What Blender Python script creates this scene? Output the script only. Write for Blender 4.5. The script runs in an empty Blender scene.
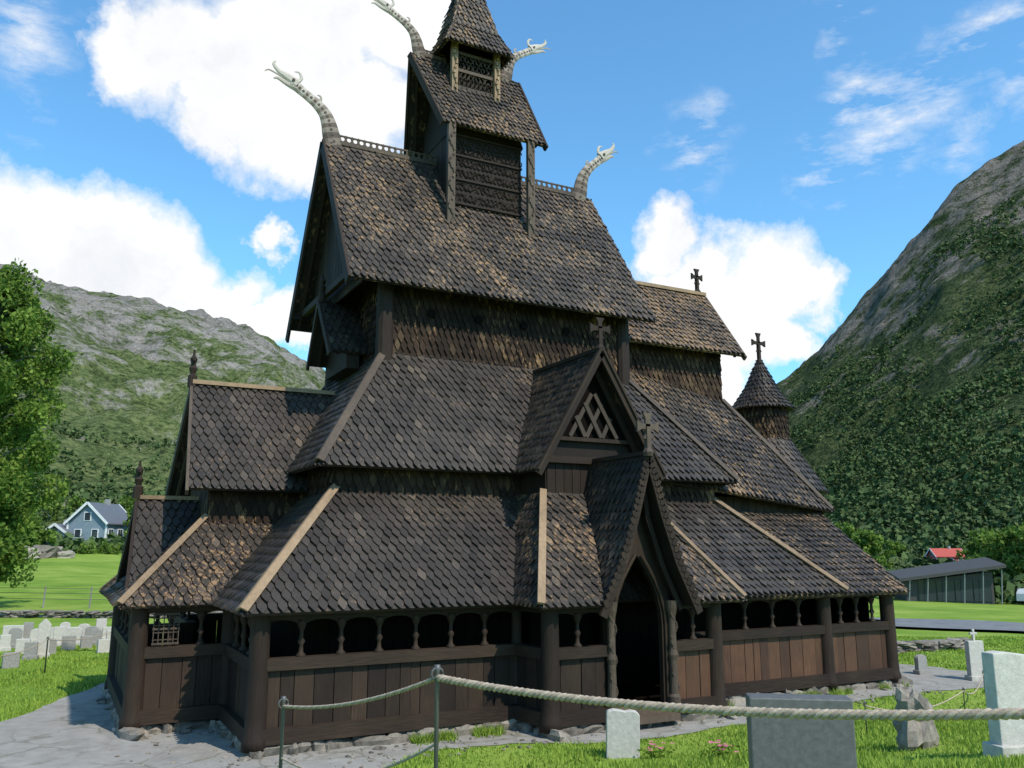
import bpy, math, random
import numpy as np
from mathutils import Vector, Matrix, noise
random.seed(7); rng=np.random.default_rng(5)
scene=bpy.context.scene
COL=scene.collection
CAM=(-3.08,-14.54,3.0)
def P(rgt,fwd): return (CAM[0]+.8838*rgt+.4679*fwd, CAM[1]-.4679*rgt+.8838*fwd)
def sst(a,b,x):
    t=np.clip((x-a)/(b-a),0,1); return t*t*(3-2*t)
def ground(x,y):
    x=np.asarray(x,float); y=np.asarray(y,float)
    rx=x-CAM[0]; ry=y-CAM[1]
    f=.4679*rx+.8838*ry; r=.8838*rx-.4679*ry
    d=np.sqrt(f*f+r*r)+1e-6
    z=-.3+np.clip((-3.0-y)*.21,0,1.65)*(1-sst(30,60,d))
    z=z+ -3.0*np.clip((d-27)/100,0,1)*sst(.1,.35,r/d)
    z=z+ .042*np.clip(d-60,0,90)*sst(.25,.45,-r/d)*(f>0)
    z=z+ .5*np.sin(x*.045+1)*np.sin(y*.06)*sst(45,90,d)
    nz=.04*np.sin(x*.7+1.3*np.sin(y*.31))*np.sin(y*.53+.8*np.sin(x*.4))
    far=sst(4,9,np.maximum(np.maximum(-2-x,x-16),np.maximum(-3-y,y-12))+4)
    return z+nz*far
def gz(x,y): return float(ground(x,y))

# ---------------------------------------------------------------- materials
def newmat(name):
    m=bpy.data.materials.new(name); m.use_nodes=True
    nt=m.node_tree; b=nt.nodes['Principled BSDF']; return m,nt,b
def N(nt,t,**k):
    n=nt.nodes.new(t)
    for a,v in k.items(): setattr(n,a,v)
    return n
def ramp(nt,fac,stops):
    r=N(nt,'ShaderNodeValToRGB'); e=r.color_ramp.elements
    while len(e)>1: e.remove(e[-1])
    e[0].position=stops[0][0]; e[0].color=(*stops[0][1],1)
    for p,c in stops[1:]:
        q=e.new(p); q.color=(*c,1)
    nt.links.new(fac,r.inputs[0]); return r.outputs[0]
def coords(nt,scale=(1,1,1),kind='Object'):
    tc=N(nt,'ShaderNodeTexCoord'); mp=N(nt,'ShaderNodeMapping'); mp.inputs['Scale'].default_value=scale
    nt.links.new(tc.outputs[kind],mp.inputs[0]); return mp.outputs[0]
def noisen(nt,vec,scale,detail=4,rough=.55,out=0):
    n=N(nt,'ShaderNodeTexNoise'); n.inputs['Scale'].default_value=scale
    n.inputs['Detail'].default_value=detail; n.inputs['Roughness'].default_value=rough
    nt.links.new(vec,n.inputs['Vector']); return n.outputs[out]
def math_(nt,op,a,b=None,clamp=False):
    n=N(nt,'ShaderNodeMath',operation=op); n.use_clamp=clamp
    for i,v in enumerate((a,b)):
        if v is None: continue
        if isinstance(v,(int,float)): n.inputs[i].default_value=v
        else: nt.links.new(v,n.inputs[i])
    return n.outputs[0]
def mrange(nt,v,a,b,c=0,d=1):
    r=N(nt,'ShaderNodeMapRange'); nt.links.new(v,r.inputs[0])
    for i,k in enumerate((a,b,c,d)): r.inputs[i+1].default_value=k
    return r.outputs[0]
def mixc(nt,fac,a,b,mode='MIX'):
    n=N(nt,'ShaderNodeMix',data_type='RGBA',blend_type=mode)
    for s,v in ((0,fac),(6,a),(7,b)):
        if isinstance(v,(int,float)): n.inputs[s].default_value=v
        elif isinstance(v,tuple): n.inputs[s].default_value=(*v,1)
        else: nt.links.new(v,n.inputs[s])
    return n.outputs[2]
def bump(nt,b,h,strength,dist=.02):
    n=N(nt,'ShaderNodeBump'); n.inputs['Strength'].default_value=strength; n.inputs['Distance'].default_value=dist
    nt.links.new(h,n.inputs['Height']); nt.links.new(n.outputs[0],b.inputs['Normal'])
def attr(nt):
    a=N(nt,'ShaderNodeAttribute'); a.attribute_name='tint'; return a.outputs['Fac']

def wood(name,stops,grain=(9,9,1.2),rough=.7,bmp=.5,spec=.35,nmix=.45,worn=None):
    m,nt,b=newmat(name)
    v=coords(nt,grain); n1=noisen(nt,v,3.0,4,.6)
    v2=coords(nt); n2=noisen(nt,v2,1.1,2,.5)
    f=math_(nt,'MULTIPLY',attr(nt),1-nmix)
    f=math_(nt,'ADD',f,math_(nt,'MULTIPLY',n1,nmix))
    f=math_(nt,'ADD',f,math_(nt,'MULTIPLY',math_(nt,'SUBTRACT',n2,.5),.5),True)
    c=ramp(nt,f,stops)
    if worn:
        st=noisen(nt,coords(nt,(12,12,4.0)),1.0,3,.6); big=noisen(nt,v2,.55,3,.6)
        k=math_(nt,'ADD',math_(nt,'MULTIPLY',st,.8),math_(nt,'MULTIPLY',big,.45))
        k=mrange(nt,k,worn[0],worn[0]+.13,0,worn[1])
        c=mixc(nt,k,c,(.30,.18,.088))
    nt.links.new(c,b.inputs['Base Color'])
    b.inputs['Roughness'].default_value=rough; b.inputs['Specular IOR Level'].default_value=spec
    bump(nt,b,n1,bmp,.02); return m
DARK=[(0,(.008,.006,.005)),(.4,(.022,.014,.010)),(.7,(.042,.027,.017)),(1,(.09,.058,.036))]
M_dark=wood('tarred_wood',DARK,spec=.2)
M_darkh=wood('tarred_wood_beam',DARK,grain=(1.2,1.2,9),spec=.2)
SH=[(0,(.008,.006,.005)),(.3,(.019,.0145,.0115)),(.55,(.043,.033,.026)),(.75,(.078,.059,.044)),(.88,(.14,.098,.062)),(1,(.30,.20,.12))]
M_shin=wood('tarred_shingle',SH,grain=(7,7,3.5),rough=.55,bmp=.3,spec=.4,nmix=.25,worn=(.72,.4))
M_shinw=wood('worn_tarred_shingle',SH,grain=(7,7,3.5),rough=.58,bmp=.3,spec=.35,nmix=.25,worn=(.655,.75))
SW=[(0,(.007,.005,.004)),(.3,(.017,.011,.008)),(.55,(.034,.021,.014)),(.75,(.062,.040,.025)),(.88,(.13,.083,.046)),(1,(.26,.165,.09))]
M_shwall=wood('wall_shingle',SW,grain=(7,7,3.5),rough=.8,bmp=.3,spec=.12,nmix=.25,worn=(.69,.6))
M_brown=wood('red_brown_wood',[(0,(.015,.008,.005)),(.4,(.050,.023,.012)),(.7,(.10,.046,.023)),(1,(.20,.105,.055))])
M_tan=wood('weathered_tan_wood',[(0,(.06,.04,.024)),(.4,(.15,.098,.056)),(.7,(.28,.185,.108)),(1,(.42,.29,.18))],grain=(5,5,2))
M_mid=wood('weathered_dark_board',[(0,(.022,.016,.011)),(.4,(.052,.036,.025)),(.7,(.10,.071,.048)),(1,(.22,.162,.115))],grain=(5,5,2))
M_grey=wood('grey_brown_carved_wood',[(0,(.03,.021,.016)),(.3,(.11,.08,.06)),(.6,(.30,.25,.205)),(1,(.56,.50,.44))],grain=(9,9,9),nmix=.2)
M_black=wood('shadowed_wood',[(0,(.003,.0022,.0016)),(1,(.010,.007,.005))],spec=.05)  # near-black: shade of gallery interior, holes and openings put into the colour

def stone(name,c1,c2,sc=6,rough=.85,bmp=.6):
    m,nt,b=newmat(name); v=coords(nt); n1=noisen(nt,v,sc,5,.65); n2=noisen(nt,v,sc*7,3,.6)
    f=math_(nt,'ADD',math_(nt,'MULTIPLY',n1,.7),math_(nt,'MULTIPLY',n2,.35))
    f=math_(nt,'ADD',f,math_(nt,'MULTIPLY',math_(nt,'SUBTRACT',attr(nt),.5),.5),True)
    c=ramp(nt,f,[(.25,c1),(.75,c2)]); nt.links.new(c,b.inputs['Base Color']); b.inputs['Roughness'].default_value=rough
    bump(nt,b,f,bmp,.02); return m
M_stone=stone('fieldstone',(.06,.05,.039),(.30,.26,.21))
M_gwhite=stone('pale_granite',(.30,.28,.245),(.55,.52,.46),12)
M_ggrey=stone('grey_granite',(.15,.142,.13),(.32,.305,.28),14)
M_gdark=stone('dark_granite',(.045,.044,.042),(.13,.127,.122),20,.5,.2)
M_rope=stone('hemp_rope',(.26,.20,.145),(.48,.385,.285),40)
M_metal,nt,b=newmat('galvanised_steel'); b.inputs['Base Color'].default_value=(.09,.088,.085,1); b.inputs['Metallic'].default_value=.2; b.inputs['Roughness'].default_value=.5

def leafmat(name,c1,c2,tr=.35,nsc=.8):
    m,nt,b=newmat(name); v=coords(nt)
    n1=noisen(nt,v,nsc,2,.6)
    f=math_(nt,'ADD',math_(nt,'MULTIPLY',n1,.5),math_(nt,'MULTIPLY',attr(nt),.6),True)
    c=ramp(nt,f,[(.2,c1),(.85,c2)]); nt.links.new(c,b.inputs['Base Color']); b.inputs['Roughness'].default_value=.7
    b.inputs['Specular IOR Level'].default_value=.15
    if tr>0:
        t=N(nt,'ShaderNodeBsdfTranslucent'); nt.links.new(c,t.inputs[0])
        mx=N(nt,'ShaderNodeMixShader'); mx.inputs[0].default_value=tr
        nt.links.new(b.outputs[0],mx.inputs[1]); nt.links.new(t.outputs[0],mx.inputs[2])
        nt.links.new(mx.outputs[0],nt.nodes['Material Output'].inputs[0])
    return m
M_leaf=leafmat('birch_leaves',(.05,.105,.016),(.20,.29,.05))
M_forest=leafmat('forest_foliage',(.028,.052,.017),(.085,.125,.038),0,.015)
M_blade=leafmat('grass_blades',(.13,.21,.022),(.32,.43,.07),.3)
M_bark=wood('bark',[(0,(.05,.045,.04)),(1,(.3,.28,.26))])

m,nt,b=newmat('meadow_grass'); M_ground=m
v=coords(nt); n1=noisen(nt,v,.35,4,.6); n2=noisen(nt,v,9,4,.7); n3=noisen(nt,v,.05,4,.6)
f=math_(nt,'ADD',math_(nt,'MULTIPLY',n1,.35),math_(nt,'ADD',math_(nt,'MULTIPLY',n2,.3),math_(nt,'MULTIPLY',n3,.45)))
c=ramp(nt,f,[(.38,(.065,.125,.016)),(.52,(.135,.22,.026)),(.62,(.215,.285,.05)),(.8,(.30,.31,.11))])
nt.links.new(c,b.inputs['Base Color']); b.inputs['Roughness'].default_value=.95; b.inputs['Specular IOR Level'].default_value=.1; bump(nt,b,n2,.8,.05)
m,nt,b=newmat('gravel_and_slabs'); M_gravel=m
v=coords(nt); vo=N(nt,'ShaderNodeTexVoronoi',feature='DISTANCE_TO_EDGE'); vo.inputs['Scale'].default_value=.9
vd=N(nt,'ShaderNodeVectorMath',operation='ADD'); nc=noisen(nt,v,2.2,3,.5,1); sc=N(nt,'ShaderNodeVectorMath',operation='SCALE'); sc.inputs['Scale'].default_value=.4
nt.links.new(nc,sc.inputs[0]); nt.links.new(v,vd.inputs[0]); nt.links.new(sc.outputs[0],vd.inputs[1]); nt.links.new(vd.outputs[0],vo.inputs['Vector'])
vo3=N(nt,'ShaderNodeTexVoronoi'); vo3.inputs['Scale'].default_value=.9; nt.links.new(vd.outputs[0],vo3.inputs['Vector'])
n0=noisen(nt,v,40,3,.7); n1=noisen(nt,v,3,5,.65); n4=noisen(nt,v,.8,4,.6)
base=ramp(nt,math_(nt,'ADD',math_(nt,'MULTIPLY',n1,.6),math_(nt,'MULTIPLY',n0,.4)),[(.3,(.14,.126,.108)),(.5,(.24,.222,.196)),(.72,(.34,.318,.288))])
bw_=N(nt,'ShaderNodeSeparateColor'); nt.links.new(vo3.outputs['Color'],bw_.inputs[0])
base=mixc(nt,math_(nt,'MULTIPLY',bw_.outputs[0],.35),base,(.31,.298,.278))
edge=mrange(nt,vo.outputs[0],.0,.035,.6,0)
slab=mixc(nt,math_(nt,'MULTIPLY',edge,mrange(nt,n4,.4,.55,0,1)),base,(.09,.085,.05))
slab=mixc(nt,mrange(nt,n4,.58,.72,0,.65),slab,(.17,.143,.10))
nt.links.new(slab,b.inputs['Base Color']); b.inputs['Roughness'].default_value=.9; bump(nt,b,math_(nt,'ADD',n0,n1),.5,.03)
def mountmat(name,lo,mid,rock,rk0,rk1,zlo,zhi):
    m,nt,b=newmat(name); v=coords(nt)
    geo=N(nt,'ShaderNodeNewGeometry'); sx=N(nt,'ShaderNodeSeparateXYZ'); nt.links.new(geo.outputs['Position'],sx.inputs[0])
    n1=noisen(nt,v,.012,5,.62); n2=noisen(nt,v,.05,6,.75); n3=noisen(nt,v,.3,4,.75)
    g=ramp(nt,math_(nt,'ADD',math_(nt,'MULTIPLY',n2,.35),math_(nt,'MULTIPLY',n3,.65)),[(.38,tuple(.35*c for c in lo)),(.47,lo),(.58,mid)])
    rc=ramp(nt,math_(nt,'ADD',math_(nt,'MULTIPLY',n2,.5),math_(nt,'MULTIPLY',n3,.5)),[(.38,tuple(.35*c for c in rock)),(.5,rock),(.62,tuple(1.5*c for c in rock))])
    h=math_(nt,'DIVIDE',math_(nt,'SUBTRACT',sx.outputs[2],zlo),zhi-zlo)
    k=math_(nt,'ADD',math_(nt,'MULTIPLY',h,.5),math_(nt,'ADD',math_(nt,'MULTIPLY',n1,1.0),math_(nt,'MULTIPLY',n2,1.5)))
    c=mixc(nt,mrange(nt,k,rk0,rk1),g,rc)
    nt.links.new(c,b.inputs['Base Color']); b.inputs['Roughness'].default_value=.95; b.inputs['Specular IOR Level'].default_value=.05
    bump(nt,b,math_(nt,'ADD',n2,math_(nt,'MULTIPLY',n3,.5)),1.0,8); return m
M_mL=mountmat('rocky_green_mountainside',(.075,.105,.036),(.17,.195,.075),(.23,.21,.185),1.46,1.66,0,290)
M_mR=mountmat('wooded_mountainside',(.036,.056,.020),(.095,.112,.043),(.17,.148,.125),1.50,1.70,0,330)

# ---------------------------------------------------------------- mesh builder
def V(p): return Vector(p)
class MB:
    def __init__(s): s.v=[];s.f=[];s.t=[];s.cuts=[]
    def part(s):
        if s.v and (not s.cuts or s.cuts[-1][1]!=len(s.f)): s.cuts.append((len(s.v),len(s.f)))
    def add(s,vs,fs,t=.5):
        o=len(s.v); s.v+= [tuple(p) for p in vs]; s.f+=[tuple(i+o for i in f) for f in fs]
        s.t+= list(t) if hasattr(t,'__len__') else [t]*len(fs)
    def box(s,c,sz,R=None,t=None):
        if t is None: t=random.uniform(.3,.7)
        c=V(c); vs=[]
        for dz in(-.5,.5):
            for dx,dy in((-.5,-.5),(.5,-.5),(.5,.5),(-.5,.5)):
                q=Vector((dx*sz[0],dy*sz[1],dz*sz[2])); 
                if R: q=R@q
                vs.append(c+q)
        s.add(vs,[(3,2,1,0),(4,5,6,7),(0,1,5,4),(1,2,6,5),(2,3,7,6),(3,0,4,7)],t)
    def beam(s,a,b,w,h,up=(0,0,1),t=None):
        a=V(a);b=V(b);d=(b-a);L=d.length;d.normalize();u=V(up)
        sd=d.cross(u); 
        if sd.length<1e-4: sd=d.cross(Vector((0,1,0)))
        sd.normalize(); u=sd.cross(d).normalized()
        R=Matrix((d,sd,u)).transposed()
        s.box((a+b)/2,(L,w,h),R,t)
    def board(s,pts,w,h,up=(0,0,1),t=None):
        for i in range(len(pts)-1): s.beam(pts[i],pts[i+1],w,h,up,t)
    def tube(s,path,rad,n=8,flat=1,t=.5,ref=(0,1,0)):
        vs=[];fs=[];ts=[];m=len(path);path=[V(p) for p in path]
        for i,p in enumerate(path):
            d=(path[min(i+1,m-1)]-path[max(i-1,0)]).normalized()
            a=V(ref); a=(a-d*a.dot(d)); 
            if a.length<1e-3: a=Vector((1,0,0))-d*d.x
            a.normalize(); b=d.cross(a)
            r=rad[i] if hasattr(rad,'__len__') else rad
            for k in range(n):
                th=2*math.pi*k/n; vs.append(p+a*(math.cos(th)*r*flat)+b*(math.sin(th)*r))
        tl=t if hasattr(t,'__len__') else [t]*m
        for i in range(m-1):
            for k in range(n):
                k2=(k+1)%n; fs.append((i*n+k,i*n+k2,(i+1)*n+k2,(i+1)*n+k)); ts.append(tl[i])
        fs.append(tuple(range(n-1,-1,-1))); fs.append(tuple((m-1)*n+k for k in range(n))); ts+=[tl[0],tl[-1]]
        s.add(vs,fs,ts)
    def lathe(s,c,prof,n=14,t=.5):
        s.tube([(c[0],c[1],c[2]+z) for r,z in prof],[r for r,z in prof],n,1,t,(1,0,0))
    def prism(s,poly,nrm,d0,d1,t=.5):
        n=V(nrm); k=len(poly); vs=[V(p)+n*d1 for p in poly]+[V(p)+n*d0 for p in poly]
        fs=[tuple(range(k)),tuple(range(2*k-1,k-1,-1))]+[(i,k+i,k+(i+1)%k,(i+1)%k) for i in range(k)]
        s.add(vs,fs,t)
    def obj(s,name,mat,parent=None,org=(0,0,0),smooth=False):
        o=V(org); cuts=[(0,0)]+[c for c in s.cuts if c[1]<len(s.f)]+[(len(s.v),len(s.f))]; first=None
        for (v0,f0),(v1,f1) in zip(cuts,cuts[1:]):
            if f1<=f0: continue
            me=bpy.data.meshes.new(name)
            me.from_pydata([(p[0]-o.x,p[1]-o.y,p[2]-o.z) for p in s.v[v0:v1]],[],[tuple(i-v0 for i in f) for f in s.f[f0:f1]])
            a=me.attributes.new('tint','FLOAT','FACE'); a.data.foreach_set('value',s.t[f0:f1])
            if smooth: me.shade_smooth()
            me.materials.append(mat); ob=bpy.data.objects.new(name,me); COL.objects.link(ob)
            if parent: ob.parent=parent
            else: ob.location=o
            first=first or ob
        return first
def empty(name,loc,label,cat,group=None):
    e=bpy.data.objects.new(name,None); e.location=loc; e.empty_display_size=.3; COL.objects.link(e)
    e['label']=label; e['category']=cat
    if group: e['group']=group
    return e
def tag(o,label,cat,group=None,kind=None):
    o['label']=label; o['category']=cat
    if group: o['group']=group
    if kind: o['kind']=kind
def npmesh(name,verts,k,mat,tint=None,parent=None):
    me=bpy.data.meshes.new(name); nv=len(verts); n=nv//k
    me.vertices.add(nv); me.vertices.foreach_set('co',np.ascontiguousarray(verts,dtype=np.float32).ravel())
    me.loops.add(nv); me.loops.foreach_set('vertex_index',np.arange(nv,dtype=np.int32))
    me.polygons.add(n); me.polygons.foreach_set('loop_start',np.arange(0,nv,k,dtype=np.int32))
    me.update(calc_edges=True)
    if tint is not None:
        a=me.attributes.new('tint','FLOAT','FACE'); a.data.foreach_set('value',np.asarray(tint,dtype=np.float32))
    me.materials.append(mat); o=bpy.data.objects.new(name,me); COL.objects.link(o)
    if parent: o.parent=parent
    return o

def clip2(poly,cl):
    out=poly; n=len(cl)
    for i in range(n):
        ax,ay=cl[i]; bx,by=cl[(i+1)%n]; ex,ey=bx-ax,by-ay
        inp=out; out=[]
        if not inp: return []
        dd=[ex*(p[1]-ay)-ey*(p[0]-ax) for p in inp]
        if min(dd)>=0: out=inp; continue
        for j in range(len(inp)):
            p,q=inp[j],inp[(j+1)%len(inp)]; dp,dq=dd[j],dd[(j+1)%len(inp)]
            if dp>=0: out.append(p)
            if (dp>=0)!=(dq>=0):
                s=dp/(dp-dq); out.append((p[0]+(q[0]-p[0])*s,p[1]+(q[1]-p[1])*s))
    return out
def shingles(mb,poly,row=.205,w=.165,tan=.02,lift=.055,bk=True,base=.42,off=0,sag=.012,slab=.07):
    poly=[V(p) for p in poly]; u=(poly[1]-poly[0]).normalized()
    n=Vector((0,0,0))
    for i in range(len(poly)):
        a,b=poly[i],poly[(i+1)%len(poly)]; n+=a.cross(b)
    n.normalize(); vv=n.cross(u); o=poly[0]
    p2=[((p-o).dot(u),(p-o).dot(vv)) for p in poly]
    if bk: mb.prism(poly,n,-slab+off,-.004+off,.15)
    us=[p[0] for p in p2]; vs_=[p[1] for p in p2]; u0,u1,v1=min(us),max(us),max(vs_)
    cl=[(p[0],p[1]) for p in p2]
    cl[0]=(cl[0][0],cl[0][1]-.05); cl[1]=(cl[1][0],cl[1][1]-.05)
    r=0; vb=-.04
    while vb<v1:
        L=row*1.75; x=u0-w+(w/2 if r%2 else 0)
        while x<u1+w:
            ww=w*.455*random.uniform(.93,1.04); jy=random.uniform(-.009,.009)+sag*math.sin(x*1.3+r*.7+o.x)
            b0=vb+jy; tp=random.uniform(-.006,.006)
            sh=[(x+tp-.01,b0),(x+tp+.01,b0),(x+ww,b0+row*.6),(x+ww,b0+L),(x-ww,b0+L),(x-ww,b0+row*.6)]
            c=clip2(sh,cl)
            if len(c)>=3:
                q=o+u*x+vv*b0
                nn=noise.noise(q*.55)+.6*noise.noise(q*1.7)
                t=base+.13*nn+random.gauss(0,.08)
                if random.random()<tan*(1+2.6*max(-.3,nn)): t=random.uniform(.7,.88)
                t=min(1,max(0,t)); lf=lift*random.uniform(.75,1.35); tw=random.uniform(-.05,.05); k=len(c)
                top=[o+u*a+vv*b_+n*(off+.006+lf*(1-(b_-b0)/L)+tw*(a-x)) for a,b_ in c]
                bot=[p-n*.03 for p in top]
                fs=[tuple(range(k))]+[(i,k+i,k+(i+1)%k,(i+1)%k) for i in range(k)]
                mb.add(top+bot,fs,t)
            x+=w
        vb+=row; r+=1

# ---------------------------------------------------------------- CHURCH
CH=empty('stave_church',(0,0,-.3),'dark tarred wooden stave church with stacked shingled roofs and dragon heads','church')
ORG=(0,0,-.3)
def cobj(mb,name,mat,smooth=False,parent=None):
    return mb.obj(name,mat,parent or CH,ORG,smooth)
def ring(name,O,zo,I,zi,hipmat,hw=.2,faces='SWEN',Q=None,mat=None,**k):
    x0,x1,y0,y1=O; a0,a1,b0,b1=I; mb=MB()
    Q0={'S':[(x0,y0,zo),(x1,y0,zo),(a1,b0,zi),(a0,b0,zi)],
       'E':[(x1,y0,zo),(x1,y1,zo),(a1,b1,zi),(a1,b0,zi)],
       'N':[(x1,y1,zo),(x0,y1,zo),(a0,b1,zi),(a1,b1,zi)],
       'W':[(x0,y1,zo),(x0,y0,zo),(a0,b0,zi),(a0,b1,zi)]}
    if Q: Q0.update(Q)
    for f in faces: shingles(mb,Q0[f],**k)
    r=cobj(mb,name,mat or M_shin)
    hb=MB()
    H=[((x0,y0),(a0,b0)),((x1,y0),(a1,b0)),((x0,y1),(a0,b1)),((x1,y1),(a1,b1))]
    for i,(o,a) in enumerate(H):
        if hw<=0: break
        hb.part()
        p=V((o[0],o[1],zo-.02)); q=V((a[0],a[1],zi)); d=(q-p); pd=Vector((d.y,-d.x,0)).normalized()
        for sgn in(-1,1):
            upn=(Vector((0,0,1))+pd*sgn*.55).normalized()
            hb.beam(p+pd*sgn*hw*.42+V((0,0,.09)),q+pd*sgn*hw*.42+V((0,0,.09)),hw,.035,upn,random.uniform(.35,.7))
    if hb.v: cobj(hb,'hip_board',hipmat,parent=r)
    return r
ring('gallery_roof',(-.4,13.15,-.4,10.4),1.93,(1.6,11.0,1.6,8.4),4.03,M_tan,.13)
ring('aisle_roof',(1.13,11.4,1.13,8.87),4.48,(3,9.45,3,7),7.17,M_mid,.13,base=.36)
ring('chancel_gallery_roof',(9.5,15.25,-.38,10.38),1.88,(10.5,15.0,1.95,8.05),3.8,M_mid,0,faces='SEN',mat=M_shinw)
ring('chancel_aisle_roof',(9,15.25,1.75,8.25),3.88,(9.2,13.35,3.7,6.3),6.95,M_mid,.12,faces='SEN',tan=.03,base=.4,
     Q={'S':[(9,1.35,4.5),(15.25,1.75,3.88),(13.35,3.7,6.95),(9.2,3.7,7.73)]},mat=M_shinw)
def shellwall(mb,x0,x1,y0,y1,z0,z1,t=None,plank=.25):
    mb.box(((x0+x1)/2,(y0+y1)/2,(z0+z1)/2),(x1-x0,y1-y0,z1-z0),t=.3)
    def run(a,b,fx):
        L=abs(b-a); n=max(1,int(L/plank)); 
        for i in range(n): fx(a+(b-a)*(i+.5)/n,abs(b-a)/n*.94)
    for y,s in((y0,-1),(y1,1)): run(x0,x1,lambda c,w:mb.box((c,y+s*.012,(z0+z1)/2),(w,.024+random.uniform(0,.015),z1-z0-.01)))
    for x,s in((x0,-1),(x1,1)): run(y0,y1,lambda c,w:mb.box((x+s*.012,c,(z0+z1)/2),(.024+random.uniform(0,.015),w,z1-z0-.01)))
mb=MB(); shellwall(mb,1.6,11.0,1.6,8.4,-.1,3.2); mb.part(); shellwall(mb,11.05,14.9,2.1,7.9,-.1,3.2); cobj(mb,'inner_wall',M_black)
mb=MB(); shellwall(mb,1.6,11.0,1.6,8.4,3.21,4.75); mb.part(); shellwall(mb,11.05,14.9,2.1,7.9,3.21,4.2); cobj(mb,'aisle_wall',M_dark)
mb=MB(); shingles(mb,[(1.6,1.56,3.95),(11,1.56,3.95),(11,1.56,4.7),(1.6,1.56,4.7)],tan=.12,base=.45,bk=False); mb.part()
shingles(mb,[(1.56,8.4,3.95),(1.56,1.6,3.95),(1.56,1.6,4.7),(1.56,8.4,4.7)],tan=.06,base=.4,bk=False); cobj(mb,'wall_shingle_band',M_shwall)
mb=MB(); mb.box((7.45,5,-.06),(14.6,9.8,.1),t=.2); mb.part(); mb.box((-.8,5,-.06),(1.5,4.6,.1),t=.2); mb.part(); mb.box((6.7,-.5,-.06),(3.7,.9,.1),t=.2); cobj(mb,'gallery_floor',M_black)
mb=MB(); mb.box((14.55,5,1.0),(.05,9.5,2.0),t=.2); cobj(mb,'gallery_dark_closure',M_black)  # added black sheet closing the end openings so they read as dark
mb=MB(); mb.box((6.2,5,7.2),(6.36,3.96,4.6),t=.2)
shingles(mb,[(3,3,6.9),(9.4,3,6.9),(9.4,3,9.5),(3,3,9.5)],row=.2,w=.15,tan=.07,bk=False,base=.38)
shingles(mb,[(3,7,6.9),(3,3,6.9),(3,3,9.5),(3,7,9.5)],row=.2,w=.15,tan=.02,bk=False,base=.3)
shingles(mb,[(3,7,9.5),(3,3,9.5),(3,4.95,12.6),(3,5.05,12.6)],row=.2,w=.15,tan=.02,bk=True,base=.3)
shingles(mb,[(9.4,3,9.5),(9.4,7,9.5),(9.4,5.05,12.6),(9.4,4.95,12.6)],row=.2,w=.15,tan=.02,bk=True,base=.3)
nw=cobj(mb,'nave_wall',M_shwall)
mb=MB()
for x,y in((3,3),(9.4,3),(3,7)): mb.part(); mb.tube([(x,y,6.9),(x,y,9.4)],[.2,.19],12,t=.35)
cobj(mb,'corner_stave',M_dark,parent=nw)
mb=MB(); mb.beam((3.2,2.93,9.2),(9.2,2.93,9.2),.12,.16); cobj(mb,'wall_plate',M_dark,parent=nw)
mb=MB()
for x in(4.1,5.3,6.5,7.7,8.7): mb.part(); mb.tube([(x,2.98,8.2),(x,2.91,8.2)],.1,12,t=.02)
cobj(mb,'port_hole',M_black,parent=nw)

def gable_x(name,xe0,xe1,xr0,xr1,yc,hy,ze,zr,bmat,bw=.26,ends=(1,1),mat=None,tail=0,**k):
    mb=MB()
    shingles(mb,[(xe0,yc-hy,ze),(xe1,yc-hy,ze),(xr1,yc,zr),(xr0,yc,zr)],**k)
    shingles(mb,[(xe1,yc+hy,ze),(xe0,yc+hy,ze),(xr0,yc,zr),(xr1,yc,zr)],**k)
    r=cobj(mb,name,mat or M_shin); mb=MB(); sl=(zr-ze)/hy
    for e,xe,xr,s in((ends[0],xe0,xr0,-1),(ends[1],xe1,xr1,1)):
        if not e: continue
        for q in(-1,1):
            tl=tail if q>0 else 0
            mb.part(); mb.beam((xe+s*.03,yc+q*(hy+.03+tl),ze-.1-tl*sl),(xr+s*.03,yc,zr-.04),.06,bw,(0,0,1))
            mb.part(); mb.beam((xe-s*.2,yc+q*(hy-.12),ze-.02),(xr-s*.2,yc,zr-.22),.07,.1,(0,0,1))
    if mb.v: cobj(mb,'barge_board',bmat,parent=r)
    return r
def gable_y(name,ye0,ye1,yr0,yr1,xc,hx,ze,zr,bmat,bw=.24,**k):
    mb=MB()
    shingles(mb,[(xc-hx,ye1,ze),(xc-hx,ye0,ze),(xc,yr0,zr),(xc,yr1,zr)],**k)
    shingles(mb,[(xc+hx,ye0,ze),(xc+hx,ye1,ze),(xc,yr1,zr),(xc,yr0,zr)],**k)
    r=cobj(mb,name,M_shin); mb=MB()
    for q in(-1,1):
        mb.part(); mb.beam((xc+q*(hx+.04),ye0-.03,ze-.1),(xc,yr0-.03,zr-.02),.06,bw,(0,0,1))
        mb.part(); mb.beam((xc+q*(hx+.06),ye0-.05,ze-.02),(xc,yr0-.05,zr+.1),.1,.05,(0,0,1),t=.6)
    cobj(mb,'barge_board',bmat,parent=r); return r
NR=gable_x('nave_roof',1.97,10.05,1.97,9.85,5,2.62,8.62,12.85,M_dark,.24,ends=(1,0),tan=.05,base=.48,mat=M_shinw,tail=.12)
mb=MB()
for q in(-1,1):
    mb.part(); mb.beam((1.95,5+q*2.35,8.9),(3.1,5+q*2.35,8.9),.14,.14)
mb.part(); mb.beam((2.2,2.9,8.95),(2.2,7.1,8.95),.12,.16); cobj(mb,'gable_beam',M_dark,parent=NR)
mb=MB()
for i in range(18):
    y=2.75+i*.265; zt=12.6-abs(y-5)*1.615
    if zt>9.0: mb.box((2.42,y,(8.7+zt)/2),(.05,.25,zt-8.7),t=random.uniform(.2,.7))
cobj(mb,'gable_planking',M_dark,parent=NR)
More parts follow.
